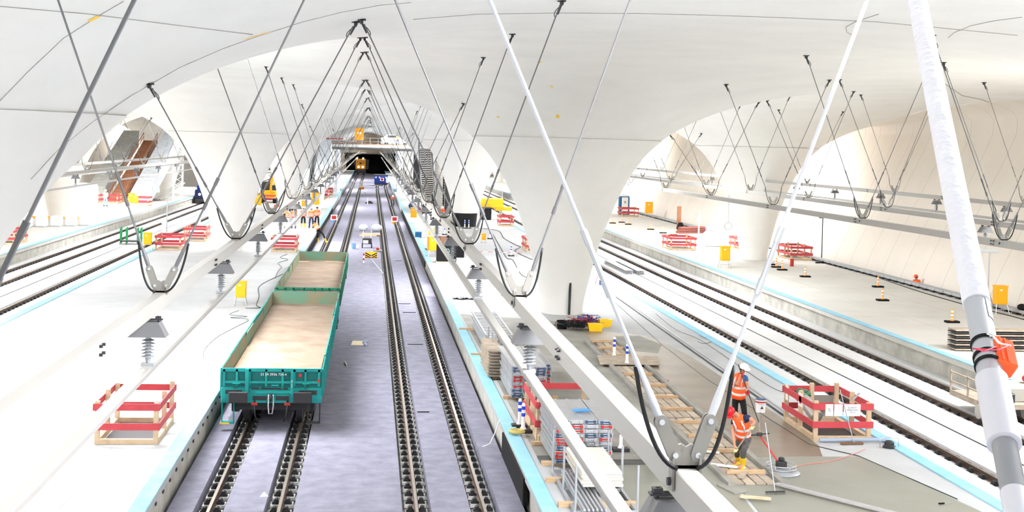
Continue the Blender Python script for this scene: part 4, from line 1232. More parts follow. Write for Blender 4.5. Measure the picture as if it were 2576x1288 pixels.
    if helm:
        ho = MB().lathe([(.118, -.0), (.117, .03), (.108, .07), (.085, .105), (.045, .125), (.001, .13)], hc, 20, Rh).build('helmet', helm, t, smooth=True)
        ff = (fc - up * fc.dot(up)).normalized(); sdv = up.cross(ff)
        vs = []
        for k in range(9):
            an = -1.1 + 2.2 * k / 8; dv = ff * math.cos(an) + sdv * math.sin(an)
            vs += [hc + dv * .112 + up * .012, hc + dv * (.15 + .02 * math.cos(an)) - up * .004, hc + dv * .112 + up * .002, hc + dv * (.15 + .02 * math.cos(an)) - up * .012]
        fs = []
        for k in range(8):
            b_ = 4 * k; fs += [(b_, b_ + 1, b_ + 5, b_ + 4), (b_ + 2, b_ + 6, b_ + 7, b_ + 3), (b_ + 1, b_ + 3, b_ + 7, b_ + 5)]
        MB().add(vs, fs).build('helmet_brim', helm, ho)
        MB().path([hc - sdv * .0 + ff * .1 + up * .06, hc + up * .128, hc - ff * .1 + up * .06], .012, 6).build('helmet_ridge', helm, ho, smooth='full')
    MB().sphere(hc - fc * .02 - up * .01, .098, .1, .085, 16, 8, -.5, .9).build('hair', m_hair, t, smooth='full')
    if near:
        ff = (fc - up * fc.dot(up)).normalized(); sdv = up.cross(ff); h0 = J['head']
        MB().lathe([(.001, .115), (.012, .108), (.018, .08), (.012, .06)], h0 - up * .02, 8, ff.to_track_quat('Z', 'Y').to_matrix()).build('nose', m_skin, t, smooth=True)
        for s in (-1, 1):
            MB().sphere(h0 + ff * .082 + sdv * s * .033 + up * .005, .011).build('eye', m_ink2, t, smooth='full')
            MB().sphere(h0 + sdv * s * .092 - up * .01, .014, .02, .03).build('ear', m_skin, t, smooth='full')
        MB().bar(h0 + ff * .088 - up * .05 - sdv * .022, h0 + ff * .088 - up * .05 + sdv * .022, .008, .007).build('mouth', mat('lips', (.55, .30, .27), .6), t)
    return t, J
def hand(t, wrist, grip, axis, m, name='glove', s=1.):
    """palm from the wrist to the grip point with four fingers and a thumb closed round a shaft that runs along axis"""
    w_, g_ = Vector(wrist), Vector(grip); ax = Vector(axis).normalized(); d_ = (g_ - w_)
    d_ = (d_ - ax * d_.dot(ax)).normalized(); nrm = ax.cross(d_)
    pc = g_ - d_ * .035 * s - nrm * .024
    mb = MB()
    R_ = Matrix((ax, d_, nrm)).transposed()
    mb.cbox(pc, .082 * s, .085 * s, .028 * s, R_)
    mb.tube(w_, pc - d_ * .02, .034, 12, r2=.03)
    for i, ln in enumerate((.92, 1.0, .95, .8)):
        b0 = pc + d_ * .035 * s + ax * (.031 - .0205 * i) * s
        pts = [b0]; 
        for k in range(1, 8):
            a_ = PI * 1.25 * k / 7 * ln
            pts.append(g_ + ax * (.031 - .0205 * i) * s + (d_ * math.sin(a_) - nrm * math.cos(a_)) * .027)
        mb.path(pts, [.0105, .0105, .010, .010, .0098, .0095, .009, .007], 8)
    th = [pc + ax * .045 - d_ * .02, pc + ax * .052 + nrm * .025, g_ + ax * .045 + nrm * .03 - d_ * .005, g_ + ax * .035 + nrm * .026 + d_ * .018]
    mb.path(th, [.013, .012, .011, .008], 8)
    return mb.build(name, m, t, smooth=True, bevel=0)

# ---- front worker: red helmet, leaning on a long handled float
O1 = Vector((8.88, 28.35, .76))
def q1(x, y, Y): return onY(x, y, Y) - O1
J1 = dict(pel=q1(1870, 1100, 28.55), chest=q1(1866, 1062, 28.35), neck=q1(1853, 1043, 28.25), head=q1(1839, 1037, 28.15), crown=q1(1833, 1027, 28.1),
          sl=q1(1846, 1056, 28.55), sr=q1(1881, 1049, 28.15), el=q1(1843, 1083, 28.45), wl=q1(1851, 1100, 28.15),
          er=q1(1899, 1062, 28.0), wr=q1(1895, 1062 + 16, 27.9), hl=q1(1861, 1107, 28.62), hr=q1(1881, 1105, 28.45),
          kl=q1(1853, 1134, 28.45), kr=q1(1869, 1137, 28.2), al=q1(1856, 1164, 28.8), ar=q1(1869, 1170, 28.4), tl=q1(1845, 1171, 28.65), tr=q1(1858, 1180, 28.2))
for k_ in ('al', 'ar'): J1[k_].z = .16
for k_ in ('tl', 'tr'): J1[k_].z = .12
# the handle he holds
H1a, H1b = q1(1897, 1069, 27.85), q1(1824, 1137, 28.6)
H1b.z = .06
g1r = H1a.lerp(H1b, .06); g1l = H1a.lerp(H1b, .6)
J1['wr'] = g1r + Vector((.02, .05, .06)); J1['wl'] = g1l + Vector((-.03, .03, .09))
w1p, _ = person('worker in red helmet, orange vest and yellow boots bending over a long tool', O1, J1, vest=m_orange, shirt=m_navy, trous=m_dtr, boots=m_boot_y, helm=m_helm_r, near=True, facing=Vector((-.75, -.35, -.45)), lat=Vector((.75, -.6, .1)))
hand(w1p, J1['wr'], g1r, H1b - H1a, m_glove); hand(w1p, J1['wl'], g1l, H1b - H1a, m_glove)
tl = thing('long_float', 'long grey handled concrete float held by the worker in the red helmet', 'tool', O1)
MB().tube(H1a + (H1a - H1b) * .02, H1b, .016, 10).build('handle', m_woodg, tl, smooth=True)
MB().cbox(H1b + Vector((-.06, .0, -.02)), .5, .14, .03, Matrix.Rotation(.5, 3, 'Z')).build('blade', m_woodg, tl)
# ---- rear worker: white helmet, black handled broom
O2 = Vector((10.2, 32.6, .76))
def q2(x, y, Y): return onY(x, y, Y) - O2
H2a, H2b = q2(1857, 917, 32.45), q2(1909, 1062, 31.9)
g2t = H2a.lerp(H2b, .17); g2b = H2a.lerp(H2b, .49)
J2 = dict(pel=q2(1858, 1000, 32.7), chest=q2(1860, 958, 32.6), neck=q2(1866, 937, 32.5), head=q2(1871, 929, 32.45), crown=q2(1870, 918, 32.45),
          sl=q2(1848, 948, 32.75), sr=q2(1876, 948, 32.45), el=q2(1855, 968, 32.35), er=q2(1880, 974, 32.3), wl=g2t + Vector((-.05, -.02, -.06)), wr=g2b + Vector((-.04, .03, .07)),
          hl=q2(1849, 1004, 32.75), hr=q2(1868, 1004, 32.65), kl=q2(1849, 1041, 32.6), kr=q2(1873, 1040, 32.4), al=q2(1846, 1078, 32.7), ar=q2(1876, 1078, 32.5), tl=q2(1852, 1086, 32.4), tr=q2(1883, 1086, 32.2))
for k_ in ('al', 'ar'): J2[k_].z = .09
for k_ in ('tl', 'tr'): J2[k_].z = .05
w2p, _ = person('worker in white helmet, orange vest and blue t-shirt holding a black broom upright', O2, J2, vest=m_orange, shirt=m_bluet, trous=m_black, boots=m_boot_y, helm=m_helm_w, near=True, facing=Vector((.75, -.5, -.35)), lat=Vector((.8, -.5, 0)))
hand(w2p, J2['wl'], g2t, H2b - H2a, m_bred); hand(w2p, J2['wr'], g2b, H2b - H2a, m_bred)
tl = thing('broom', 'black handled broom held by the worker in the white helmet', 'broom', O2)
MB().tube(H2a, H2b, .014, 10).build('handle', m_dark, tl, smooth=True)
MB().tube(H2b, Vector((H2b.x + .02, H2b.y - .05, .12)), .02, 8).cbox((H2b.x + .04, H2b.y - .05, .07), .3, .08, .13, Matrix.Rotation(.3, 3, 'Z')).build('brush_head', m_woodg, tl)

# ---- distant people
def simple(label, x, y, z=.76, bend=0., arm=.2, vest=m_orange, shirt=m_orange, trous=m_navy, boots=m_dark, helm=m_helm_w, rz=0., crouch=0., group=None, face=(0, -1, 0)):
    s_ = 1.; b = bend
    def rot(p): return Vector((p[0] * math.cos(rz) - p[1] * math.sin(rz), p[0] * math.sin(rz) + p[1] * math.cos(rz), p[2]))
    top = .95; pv = Vector((0, 0, top))
    def T(p):     # bend everything above the hips forward (towards -y)
        v = Vector(p) - pv; c, s2 = math.cos(b), math.sin(b)
        return rot(pv + Vector((v.x, v.y * c - v.z * s2, v.z * c + v.y * s2)))
    J = dict(pel=rot((0, 0, top)), chest=T((0, 0, 1.3)), neck=T((0, 0, 1.47)), head=T((0, -.02, 1.6)), crown=T((0, 0, 1.7)), sl=T((-.19, 0, 1.42)), sr=T((.19, 0, 1.42)),
             el=T((-.25, -.02, 1.14)), er=T((.25, -.02, 1.14)), wl=T((-.2, -arm, 1.0)), wr=T((.2, -arm, 1.0)), hl=rot((-.1, 0, .9)), hr=rot((.1, 0, .9)),
             kl=rot((-.13, -.04, .5)), kr=rot((.13, -.02, .5)), al=rot((-.15, .02, .1)), ar=rot((.15, .02, .1)), tl=rot((-.16, -.12, .05)), tr=rot((.16, -.12, .05)))
    return person(label, (x, y, z), J, vest=vest, shirt=shirt, trous=trous, boots=boots, helm=helm, group=group, facing=Vector(face))
simple('worker in white helmet and orange vest with navy trousers at the left platform edge', -4.55, 108.5, helm=m_helm_w, face=(0, 1, 0), rz=PI)
simple('worker in orange vest close behind the white helmeted one at the platform edge', -4.15, 110.2, trous=m_black, helm=None)
simple('worker in orange vest, black trousers and tall yellow boots on the left platform', -5.25, 109.2, boots=m_boot_y, trous=m_black, face=(0, 1, 0), rz=PI)
simple('worker in orange vest and grey trousers third from the left platform edge', -5.95, 107.6, trous=m_greyt, helm=None)
simple('worker in white overalls and orange vest beside the row of workers', -6.5, 107.2, trous=m_whites, shirt=m_whites)
simple('worker in orange vest behind the row of workers near the beam', -7.15, 123.5, trous=m_navy, helm=None)
simple('leftmost orange clad worker of the group beside the left beam', -8.1, 118.0, trous=m_orange, helm=None)
simple('worker in white and red with dark trousers left of the beam by the yellow boxes', -10.2, 114.5, vest=m_red, shirt=m_whites, trous=m_black)
simple('worker in light clothes standing left of the timber stair foot', -26.7, 135.4, vest=m_whites, shirt=m_whites, trous=mat('light_blue_trousers', (.45, .65, .82), .8))
simple('worker in red vest in the dark opening behind the left column', -21.9, 178, vest=m_red, shirt=m_black)
simple('left one of two distant orange workers behind the blue vehicle', 1.9, 262, z=-.3, vest=m_orange, trous=m_orange)
simple('right one of two distant orange workers behind the blue vehicle', 2.9, 263, z=-.3, vest=m_orange, trous=m_orange)
simple('worker in lime vest on the far bridge deck', 4.2, 192.6, z=7.7, vest=m_lime, shirt=m_lime)
simple('worker in orange crouching at the right platform edge', 3.2, 166, z=-.01, bend=1.0, vest=m_orange, trous=m_dark)
simple('worker in orange bending among the goods left of the black wrapped column', 6.9, 117.5, bend=.5, vest=m_orange, trous=m_orange)
# worker with yellow boots climbing down the platform edge
O3 = Vector((-3.75, 103.5, -.01))
J3 = {k: Vector(v) for k, v in dict(pel=(.0, 0, 1.02), chest=(-.22, .1, 1.32), neck=(-.3, .15, 1.48), head=(-.34, .12, 1.6), crown=(-.36, .14, 1.7), sl=(-.42, .1, 1.38), sr=(-.08, .12, 1.42),
     el=(-.55, -.05, 1.12), er=(-.15, -.1, 1.15), wl=(-.5, -.2, .92), wr=(-.3, -.2, .98), hl=(-.08, 0, .98), hr=(.1, 0, .97), kl=(-.05, -.1, .52), kr=(.4, -.05, .62), al=(0, 0, .1), ar=(.62, 0, .22), tl=(.02, -.14, .05), tr=(.74, -.1, .16)).items()}
J3['ar'].z = .1; J3['tr'].z = .05
person('worker in orange vest and yellow boots stepping down from the left platform onto the tracks', O3, J3, shirt=m_orange, trous=m_black, boots=m_boot_y, helm=None, facing=Vector((0, 1, 0)), lat=Vector((1, .1, .3)))
# red-helmeted head behind the right wall kerb
O4 = Vector((31.18, 69.6, -.15))
J4 = dict(pel=(0, 0, .8), chest=(0, 0, 1.12), neck=(-.02, 0, 1.28), head=(-.04, -.02, 1.4), crown=(-.04, 0, 1.5), sl=(-.17, 0, 1.22), sr=(.17, 0, 1.22), el=(-.2, -.1, 1), er=(.2, -.1, 1), wl=(-.1, -.25, .95), wr=(.1, -.25, .95),
          hl=(-.09, 0, .75), hr=(.09, 0, .75), kl=(-.1, -.05, .42), kr=(.1, -.05, .42), al=(-.1, .02, .1), ar=(.1, .02, .1), tl=(-.1, -.12, .05), tr=(.1, -.12, .05))
person('red helmeted worker whose head shows above the kerb at the right wall', O4, J4, shirt=m_orange, trous=m_orange, helm=mat('helmet_orange', (.95, .30, .15), .4), facing=Vector((-1, 0, 0)))

# ================================================================== formwork strip with planks and battens
rnd = random.Random(21); m_woodp = mat('timber_pale_grey', (.72, .67, .60), .85, rgb2=(.64, .59, .52), scale=3)
SX = lambda y: 8.86 + .012 * (y - 28)
k = 0
for seg in range(6):
    ya = 27.2 + 3.4 * seg
    for j in range(4):
        x = SX(ya) - .36 + .24 * j
        if seg == 5 and j == 0: continue
        o = MB().box(-.105, .105, 0, 3.3, 0, .03).build('plank', [m_woodg, m_woodp, m_woodg, m_woodg][(seg * 3 + j) % 4], loc=(x + rnd.uniform(-.01, .01), ya + rnd.uniform(-.04, .04), .775))
        o.rotation_euler = (0, 0, rnd.uniform(-.008, .008))
        tag(o, 'weathered plank in the walkway strip, %s length from the viewer, %s from the left' % (ORD[seg], ORD[j]), 'plank', 'planks of the walkway strip')
for i, y in enumerate((28.0, 30.0, 31.6, 33.2, 34.9, 36.6, 38.4, 40.3, 42.0 + 2.0, 45.6, 47.2)):
    o = MB().box(-.45, .45, -.04, .04, 0, .09).build('batten', m_wood, loc=(SX(y) + rnd.uniform(-.03, .03), y, .806), bevel=.004)
    o.rotation_euler = (0, 0, rnd.uniform(-.04, .04))
    tag(o, 'pale timber batten across the plank walkway, %s from the viewer' % ORD[i], 'batten', 'battens across the plank walkway')
for s, l in ((-1, 'left'), (1, 'right')):
    tag(MB().bar((SX(27) + s * .6, 27.0, .82), (SX(47.5) + s * .6, 47.5, .82), .14, .09).build('edge_form', m_damp2), '%s concrete edge rail of the plank walkway' % l, 'rail')
t = thing('plywood_cover', 'grey plywood cover sheet propped over the walkway under two blue banded posts', 'sheet', (9.0, 42.9, .90))
MB().box(-.9, 1.15, -.85, .9, -.16 + .0, -.14).add([(-.95, -.9, -.05), (1.1, -.9, -.05), (1.35, .7, -.03), (-.75, .8, -.03), (-.95, -.9, -.03), (1.1, -.9, -.03), (1.35, .7, -.01), (-.75, .8, -.01)],
    [(3, 2, 1, 0), (4, 5, 6, 7), (0, 1, 5, 4), (1, 2, 6, 5), (2, 3, 7, 6), (3, 0, 4, 7)]).build('sheet', m_woodg, t)
for (xa, ya, xb, yb, w, m_, lab) in ((8.25, 28.7, 8.95, 28.35, .1, m_whitep, 'white painted board lying across the walkway near the boots'), (8.15, 30.1, 8.75, 29.8, .1, m_whitep, 'short white board left of the yellow boots'),
                               (8.6, 27.5, 8.95, 28.2, .12, m_woodg, 'grey plank piece beneath the yellow boots'), (8.15, 26.0, 8.75, 25.8, .12, m_woodl, 'short pale board at the bottom picture edge'),
                               (9.25, 27.0, 11.2, 24.4, .16, m_alu, 'long grey aluminium screed bar at the bottom edge of the fresh concrete')):
    tag(MB().bar((xa, ya, .85), (xb, yb, .85), w, .035).build('loose_board' if m_ is not m_alu else 'screed_bar', m_), lab, 'board')
tag(MB().prism([(7.95, 27.15), (8.35, 27.4), (8.5, 26.6), (8.15, 26.4)], .775, .80).build('floor_plate', m_damp2), 'small grey plate left of the walkway end', 'plate')
tag(MB().add([(-.1, -.08, 0), (.1, -.08, 0), (.1, .08, 0), (-.1, .08, 0), (-.07, -.04, .42), (.17, -.04, .4), (.17, .05, .4), (-.07, .05, .42)], [(3, 2, 1, 0), (4, 5, 6, 7), (0, 1, 5, 4), (1, 2, 6, 5), (2, 3, 7, 6), (3, 0, 4, 7)]).build('form_stub', m_darkc, loc=(6.93, 29.3, .8)),
    'dark concrete smeared stub standing on the low formwork edge', 'stub')
# power trowel
t = thing('power_trowel', 'walk-behind power trowel resting on the damp concrete', 'power trowel', (9.75, 28.2, .772))
MB().lathe([(.42, 0), (.43, .02), (.40, .05), (.36, .06), (.30, .10), (.12, .12), (.001, .12)], n=32).build('trowel_disc', m_galvd, t, smooth=True)
MB().cbox((0, 0, .2), .22, .2, .16).tube((0, 0, .28), (0, 0, .36), .07, 12).build('engine', m_dark, t, bevel=.02)
mb = MB()
for z_ in (.12, .2): mb.path([(.34 * math.cos(a * PI / 10), .34 * math.sin(a * PI / 10), z_) for a in range(20)], .012, 6, closed=True)
for a in range(6): mb.tube((.34 * math.cos(a), .34 * math.sin(a), .1), (.34 * math.cos(a), .34 * math.sin(a), .2), .01, 6)
mb.build('guard_ring', m_galv, t, smooth='full')
MB().tube((-.05, .0, .22), (-.42, .35, .78), .02, 8).build('handle_bar', m_bred, t)
MB().tube((-.68, .25, .80), (-.16, .45, .80), .016, 8).cbox((-.42, .35, .80), .12, .08, .08).build('handle_grips', m_dark, t)
# rake standing upright
t = thing('rake', 'pale handled rake leaning upright beside the power trowel', 'rake', (9.05, 26.45, .772))
pa = onY(1925, 1063, 27.2) - Vector((9.05, 26.45, .772))
MB().tube((0, 0, .03), pa, .013, 8).build('handle', m_galvd, t)
mb = MB().bar((-.22, -.02, .05), (.22, .02, .05), .03, .025)
for i in range(13): mb.bar((-.21 + .035 * i, -.02 + .003 * i, .04), (-.21 + .035 * i, -.08 + .003 * i, .0), .008, .008)
mb.build('rake_head', m_dark, t)
# wide broom / squeegee
t = thing('wide_broom', 'wide broom with a thin handle leaning on the notice barrier', 'broom', (12.5, 31.0, .765))
MB().bar((-.3, 0, .03), (.3, .03, .03), .08, .05).build('broom_head', mat('brown_bristle', (.45, .33, .25), .9), t)
MB().tube((.05, 0, .05), (-.22, .35, 1.32), .013, 8).build('handle', m_galvd, t)
tag(MB().tube((11.75, 31.25, .82), (13.5, 31.22, .84), .045, 12).build('blue_grey_pipe', mat('pipe_bluegrey', (.60, .66, .74), .4), smooth=True), 'blue grey plastic pipe lying in front of the notice barrier', 'pipe')
tag(MB().add([(0, 0, 0), (.62, 0, 0), (.62, .03, 0), (0, .03, 0), (.03, 0, .62), (.65, 0, .62), (.65, .03, .62), (.03, .03, .62)], [(3, 2, 1, 0), (4, 5, 6, 7), (0, 1, 5, 4), (1, 2, 6, 5), (2, 3, 7, 6), (3, 0, 4, 7)]).build('standing_slab', m_damp2, loc=(12.55, 34.2, .765)), 'grey slab standing upright behind the notice barrier', 'slab')
t = thing('conduit_bundle', 'large pale pipe end with green tied cover inside the notice barrier', 'pipe', (12.15, 32.6, .76))
MB().tube((0, 0, .35), (-.15, .75, .72), .17, 20).build('pipe', m_white, t, smooth=True)
mb = MB(); rnd = random.Random(2)
for i in range(16): mb.path([(-.15 + rnd.uniform(-.2, .2), .75 + rnd.uniform(-.15, .15), .72 + rnd.uniform(-.05, .22)) for _ in range(4)], .03, 6)
mb.build('green_cover', mat('green_sheet', (.30, .48, .36), .8), t, smooth='full')
tag(MB().bar((12.85, 31.9, 1.72), (13.25, 32.5, 1.78), .05, .02).build('metal_bracket', m_galv), 'pale metal angle lying on the corner of the notice barrier', 'bracket')
t = thing('floor_float', 'small round floor machine with tubular guard right of the broom', 'floor machine', (13.35, 30.7, .765))
MB().lathe([(.16, 0), (.16, .04), (.12, .06), (.12, .14), (.08, .17), (.001, .18)], n=20).build('motor', m_dark, t, smooth=True)
MB().path([(-.24, 0, .02), (-.24, 0, .22), (0, .1, .24), (.24, 0, .22), (.24, 0, .02)], .012, 6).build('guard', m_galv, t, smooth='full')
t = thing('hand_tool', 'small black handled screwdriver lying on the bright concrete at the lower right', 'tool', (12.3, 25.6, .775), .1)
MB().tube((0, 0, .02), (.13, 0, .02), .018, 8).build('handle', m_black, t); MB().tube((.13, 0, .02), (.3, 0, .02), .006, 6).build('shaft', m_galv, t)
tag(MB().cbox((0, 0, 0), .12, .1, .05).build('red_connector', m_bred, loc=(11.9, 38.9, .79), bevel=.01), 'small red connector on the wire beyond the workers', 'connector')
t = thing('hand_saw', 'saw with a red handle lying on the damp concrete left of the workers', 'saw', tuple(onZ(1650, 958, .775)), -.1)
MB().box(0, .32, -.02, .04, 0, .012).build('blade', m_dark, t); MB().box(.32, .40, -.04, .05, 0, .03).build('handle', m_bred, t)
# ================================================================== far end of the hall
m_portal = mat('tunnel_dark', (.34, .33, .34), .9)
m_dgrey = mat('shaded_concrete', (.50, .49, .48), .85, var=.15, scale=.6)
m_film = mat('white_film', (.88, .90, .92), .5, rgb2=(.76, .79, .83), scale=1.5)
m_film2 = mat('grey_film', (.70, .71, .70), .55, rgb2=(.60, .61, .60), scale=1.2)
m_brownw = mat('orange_timber', (.70, .50, .39), .8, rgb2=(.60, .41, .30), scale=2)
m_tan = mat('tan_vault', (.74, .68, .60), .8)
YW = 336.
struct(MB().box(-40, -6.6, YW, YW + 1, -.4, 14).box(6.6, 40, YW, YW + 1, -.4, 14).box(-6.6, 6.6, YW, YW + 1, 5.4, 14), 'wall_end', m_tan)
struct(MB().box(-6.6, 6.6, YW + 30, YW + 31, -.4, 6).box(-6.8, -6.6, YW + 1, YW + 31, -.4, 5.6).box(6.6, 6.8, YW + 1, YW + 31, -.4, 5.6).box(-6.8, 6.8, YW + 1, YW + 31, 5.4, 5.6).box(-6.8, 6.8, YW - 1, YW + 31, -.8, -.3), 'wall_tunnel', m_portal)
mb = MB().path([(-6.4, YW - .6, 0), (-6.2, YW - .6, 3.2), (-4.2, YW - .6, 4.9), (-2, YW - .6, 5.3), (2, YW - .6, 5.3), (4.2, YW - .6, 4.9), (6.2, YW - .6, 3.2), (6.4, YW - .6, 0)], .22, 8)
tag(mb.build('portal_arch', m_white), 'pale arch frame around the dark tunnel mouth', 'arch')
# bridge deck across the hall
t = thing('bridge_deck', 'grey concrete footbridge crossing the hall in front of the tunnel', 'bridge', (0, 190, 0))
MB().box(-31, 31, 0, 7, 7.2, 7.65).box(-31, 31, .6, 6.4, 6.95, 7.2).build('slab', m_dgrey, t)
MB().box(-31, 31, -.12, 0, 7.35, 7.75).build('front_edge', m_slab, t)
mb = MB()
for k in range(53): mb.tube((-30.6 + k * 1.18, .1, 7.65), (-30.6 + k * 1.18, .1, 8.75), .025, 5)
for z_ in (8.2, 8.75): mb.tube((-31, .1, z_), (31, .1, z_), .025, 5)
mb.build('railing', m_galv, t)
MB().box(-6.4, 5.8, .5, 3, 7.66, 7.9).build('timber_layer', m_brownw, t)
barrier(-6.6, -4.6, 191, 193, 'red and white barrier at the left end of the bridge deck', z=7.65)
barrier(-4.4, -4.0, 191, 193.2, 'small red barrier right of the one on the bridge deck', z=7.65)
t = thing('yellow_cabinet', 'large yellow cabinet standing on trestles on the bridge', 'cabinet', (-1.55, 192.5, 7.9))
MB().box(-.65, .65, 0, .8, .5, 2.3).build('body', m_yel, t, bevel=.02); MB().box(-.3, .3, -.02, 0, 1.4, 1.7).build('panel', m_white_p, t)
mb = MB()
for x_ in (-.6, .6): mb.bar((x_, 0, 0), (x_, .8, .5), .06, .06).bar((x_, .8, 0), (x_, 0, .5), .06, .06)
mb.build('trestle', m_blue, t)
t = thing('white_vehicle', 'white van-like machine parked on the bridge deck at the right', 'vehicle', (3.9, 194, 7.65))
MB().box(-2.2, 2.2, 0, 1.6, .3, 1.25).prism([(-1.9, 1.25), (1.9, 1.25), (1.4, 1.7), (-1.3, 1.7)], .1, 1.5, T=lambda v: (v[0], v[2], v[1])).build('body', m_whitep, t, bevel=.05)
MB().box(-1.2, 1.1, .05, .1, 1.28, 1.62).build('windows', m_dark, t)
for x_ in (-1.4, 1.4): MB().tube((x_, -.02, .3), (x_, .2, .3), .3, 16).build('wheel', m_dark, t)
mb = MB().tube((-7, 190.4, 8.1), (-1.9, 190.4, 8.15), .16, 10).tube((-6.6, 190.4, 8.1), (-6.6, 190.4, 10.4), .14, 10)
tag(mb.build('white_pipework', m_white), 'white pipe with a riser lying along the bridge railing', 'pipe')
# stairs and wrapped escalators under the bridge, on both central platforms
def incline(x, w, y0, z0, y1, z1, h, name, label, m, cat, rail=None, steps=None, grp=None):
    t = thing(name, label, cat, (x, y0, z0), 0, grp)
    L = y1 - y0; H_ = z1 - z0
    MB().add([(-w / 2, 0, 0), (w / 2, 0, 0), (w / 2, 0, h), (-w / 2, 0, h), (-w / 2, L, H_ - .4), (w / 2, L, H_ - .4), (w / 2, L, H_ + h), (-w / 2, L, H_ + h)],
             [(0, 1, 2, 3), (7, 6, 5, 4), (0, 4, 5, 1), (1, 5, 6, 2), (2, 6, 7, 3), (3, 7, 4, 0)]).build('body', m, t)
    if steps:
        mb = MB(); n = 40
        for k in range(n):
            yy = L * k / n; zz = H_ * k / n + h
            mb.box(-w / 2 + .08, w / 2 - .08, yy, yy + L / n + .02, zz - .02, zz + H_ / n)
        mb.build('steps', steps, t)
    if rail:
        for s in (-1, 1):
            mb = MB().bar((s * w / 2, 0, h + .95), (s * w / 2, L, H_ + h + .95), .07, .1)
            mb.bar((s * w / 2, 0, h + .5), (s * w / 2, L, H_ + h + .5), .05, .06)
            for k in range(12): mb.tube((s * w / 2, L * k / 11, H_ * k / 11 + h), (s * w / 2, L * k / 11, H_ * k / 11 + h + .95), .03, 5)
            mb.build('handrail', rail, t)
    return t
incline(-27.6, 1.7, 146, .76, 167, 7.3, .3, 'timber_stair', 'orange brown timber stair rising from the far left platform', m_brownw, 'stair', rail=m_brownw, steps=m_brownw)
incline(-30.0, 1.9, 147, .76, 167, 7.2, 1.6, 'wrapped_escalator', 'escalator wrapped in grey film left of the timber stair', m_film2, 'escalator', grp='film wrapped escalators')
incline(-24.9, 2.0, 146, .76, 167, 7.2, 1.6, 'wrapped_escalator', 'escalator wrapped in white film right of the timber stair', m_film, 'escalator', grp='film wrapped escalators')
t = thing('steel_stair', 'grey steel stair with dark handrails rising from the right platform', 'stair', (6.05, 124, .76))
L_, H_ = 15., 6.9
mb = MB()
for k in range(38): mb.box(-.62, .62, L_ * k / 38, L_ * k / 38 + .36, H_ * k / 38 + .1, H_ * k / 38 + .16)
mb.build('treads', m_grey, t)
MB().add([(-.62, 0, 0), (.62, 0, 0), (.62, L_, H_ - .1), (-.62, L_, H_ - .1), (-.62, .1, -.0), (.62, .1, 0), (.62, L_ + .3, H_ - .3), (-.62, L_ + .3, H_ - .3)], [(0, 1, 2, 3), (7, 6, 5, 4), (0, 4, 5, 1), (1, 5, 6, 2), (2, 6, 7, 3), (3, 7, 4, 0)]).build('underside', m_dark, t)
for s in (-1, 1):
    mb = MB().bar((s * .68, 0, .1), (s * .68, L_, H_ + .1), .08, .3)
    mb.bar((s * .68, 0, 1.1), (s * .68, L_, H_ + 1.1), .08, .1)
    for k in range(8): mb.tube((s * .68, L_ * k / 7, H_ * k / 7), (s * .68, L_ * k / 7, H_ * k / 7 + 1.1), .04, 6)
    mb.build('handrail', m_dark, t)
t = thing('clad_wall', 'grey ribbed stair wall with a dark rounded opening right of the steel stair', 'wall panel', (7.35, 124, .76))
mb = MB()
for k in range(28): mb.box(-.12, .12, 0, 16, .25 * k, .25 * k + .22)
mb.box(-.08, .08, 0, 16, 0, 7)
mb.build('ribs', m_grey, t)
MB().sphere((.75, 4.5, 3.6), .9, .3, 3.3, 20, 12).build('opening_shade', m_dark, t, smooth='full')  # solid dark ellipsoid, the shade of an opening given as colour
for i, (x, w, y0, y1, m_, l, z1) in enumerate(((-6.2, 1.6, 160, 188, m_film, 'escalator wrapped in white film under the left part of the bridge', 7.0), (-8.2, 1.2, 160, 188, m_film2, 'grey wrapped stair flank behind the distant left column', 7.0),
                                    (4.7, .8, 196, 214, m_film, 'white wrapped stair flank under the right part of the bridge', 7.0))):
    incline(x, w, y0, .76, y1, z1, 1.3, 'wrapped_escalator', l, m_, 'escalator', grp='film wrapped escalators')
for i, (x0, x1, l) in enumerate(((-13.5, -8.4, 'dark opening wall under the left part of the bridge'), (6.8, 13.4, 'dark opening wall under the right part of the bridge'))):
    struct(MB().box(x0, x1, 197, 198, .76, 7), 'wall_bridge_%d' % (i + 1), m_dark)  # solid walls, the openings' shade put into their dark colour
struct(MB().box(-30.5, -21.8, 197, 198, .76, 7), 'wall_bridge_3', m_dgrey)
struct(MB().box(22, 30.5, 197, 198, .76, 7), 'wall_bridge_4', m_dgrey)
tag(MB().lathe([(.42, .76), (.42, 6.9)], (-4.55, 189, 0), 16).build('film_wrapped_post', m_film), 'white film wrapped post under the left part of the bridge', 'post')
tag(MB().lathe([(.42, .76), (.42, 6.9)], (4.55, 189, 0), 16).build('film_wrapped_post', m_film), 'white film wrapped post under the right part of the bridge', 'post')

# rail machines
t = thing('work_train', 'yellow brown rail machine with four bright lamps in front of the tunnel', 'rail machine', (-2.3, 326, 0))
MB().box(-1.3, 1.3, 0, 6, 1.35, 3.9).build('cab', mat('machine_ochre', (.80, .55, .16), .5), t, bevel=.08)
MB().box(-1.35, 1.35, -.1, 7, .25, 1.3).build('undercarriage', m_dark, t, bevel=.05)
for x_ in (-.95, .95): MB().tube((x_, -.2, .5), (x_, 0, .5), .3, 14).build('buffer', m_dark, t)
for i, (x_, z_) in enumerate(((-.95, 4.1), (.6, 4.1), (-.5, 1.9), (.55, 1.9))): MB().sphere((x_, -.12, z_), .22).build('headlamp', mat('lamp_glow', (1, .97, .88), .5, emit=6.), t, smooth='full')
MB().box(1.4, 2.0, -.2, .3, 1.4, 3.8).build('side_equipment', m_dark, t)
MB().box(-1.75, -1.4, -.2, .2, 2.2, 3.6).build('side_cabinet', m_dark, t)
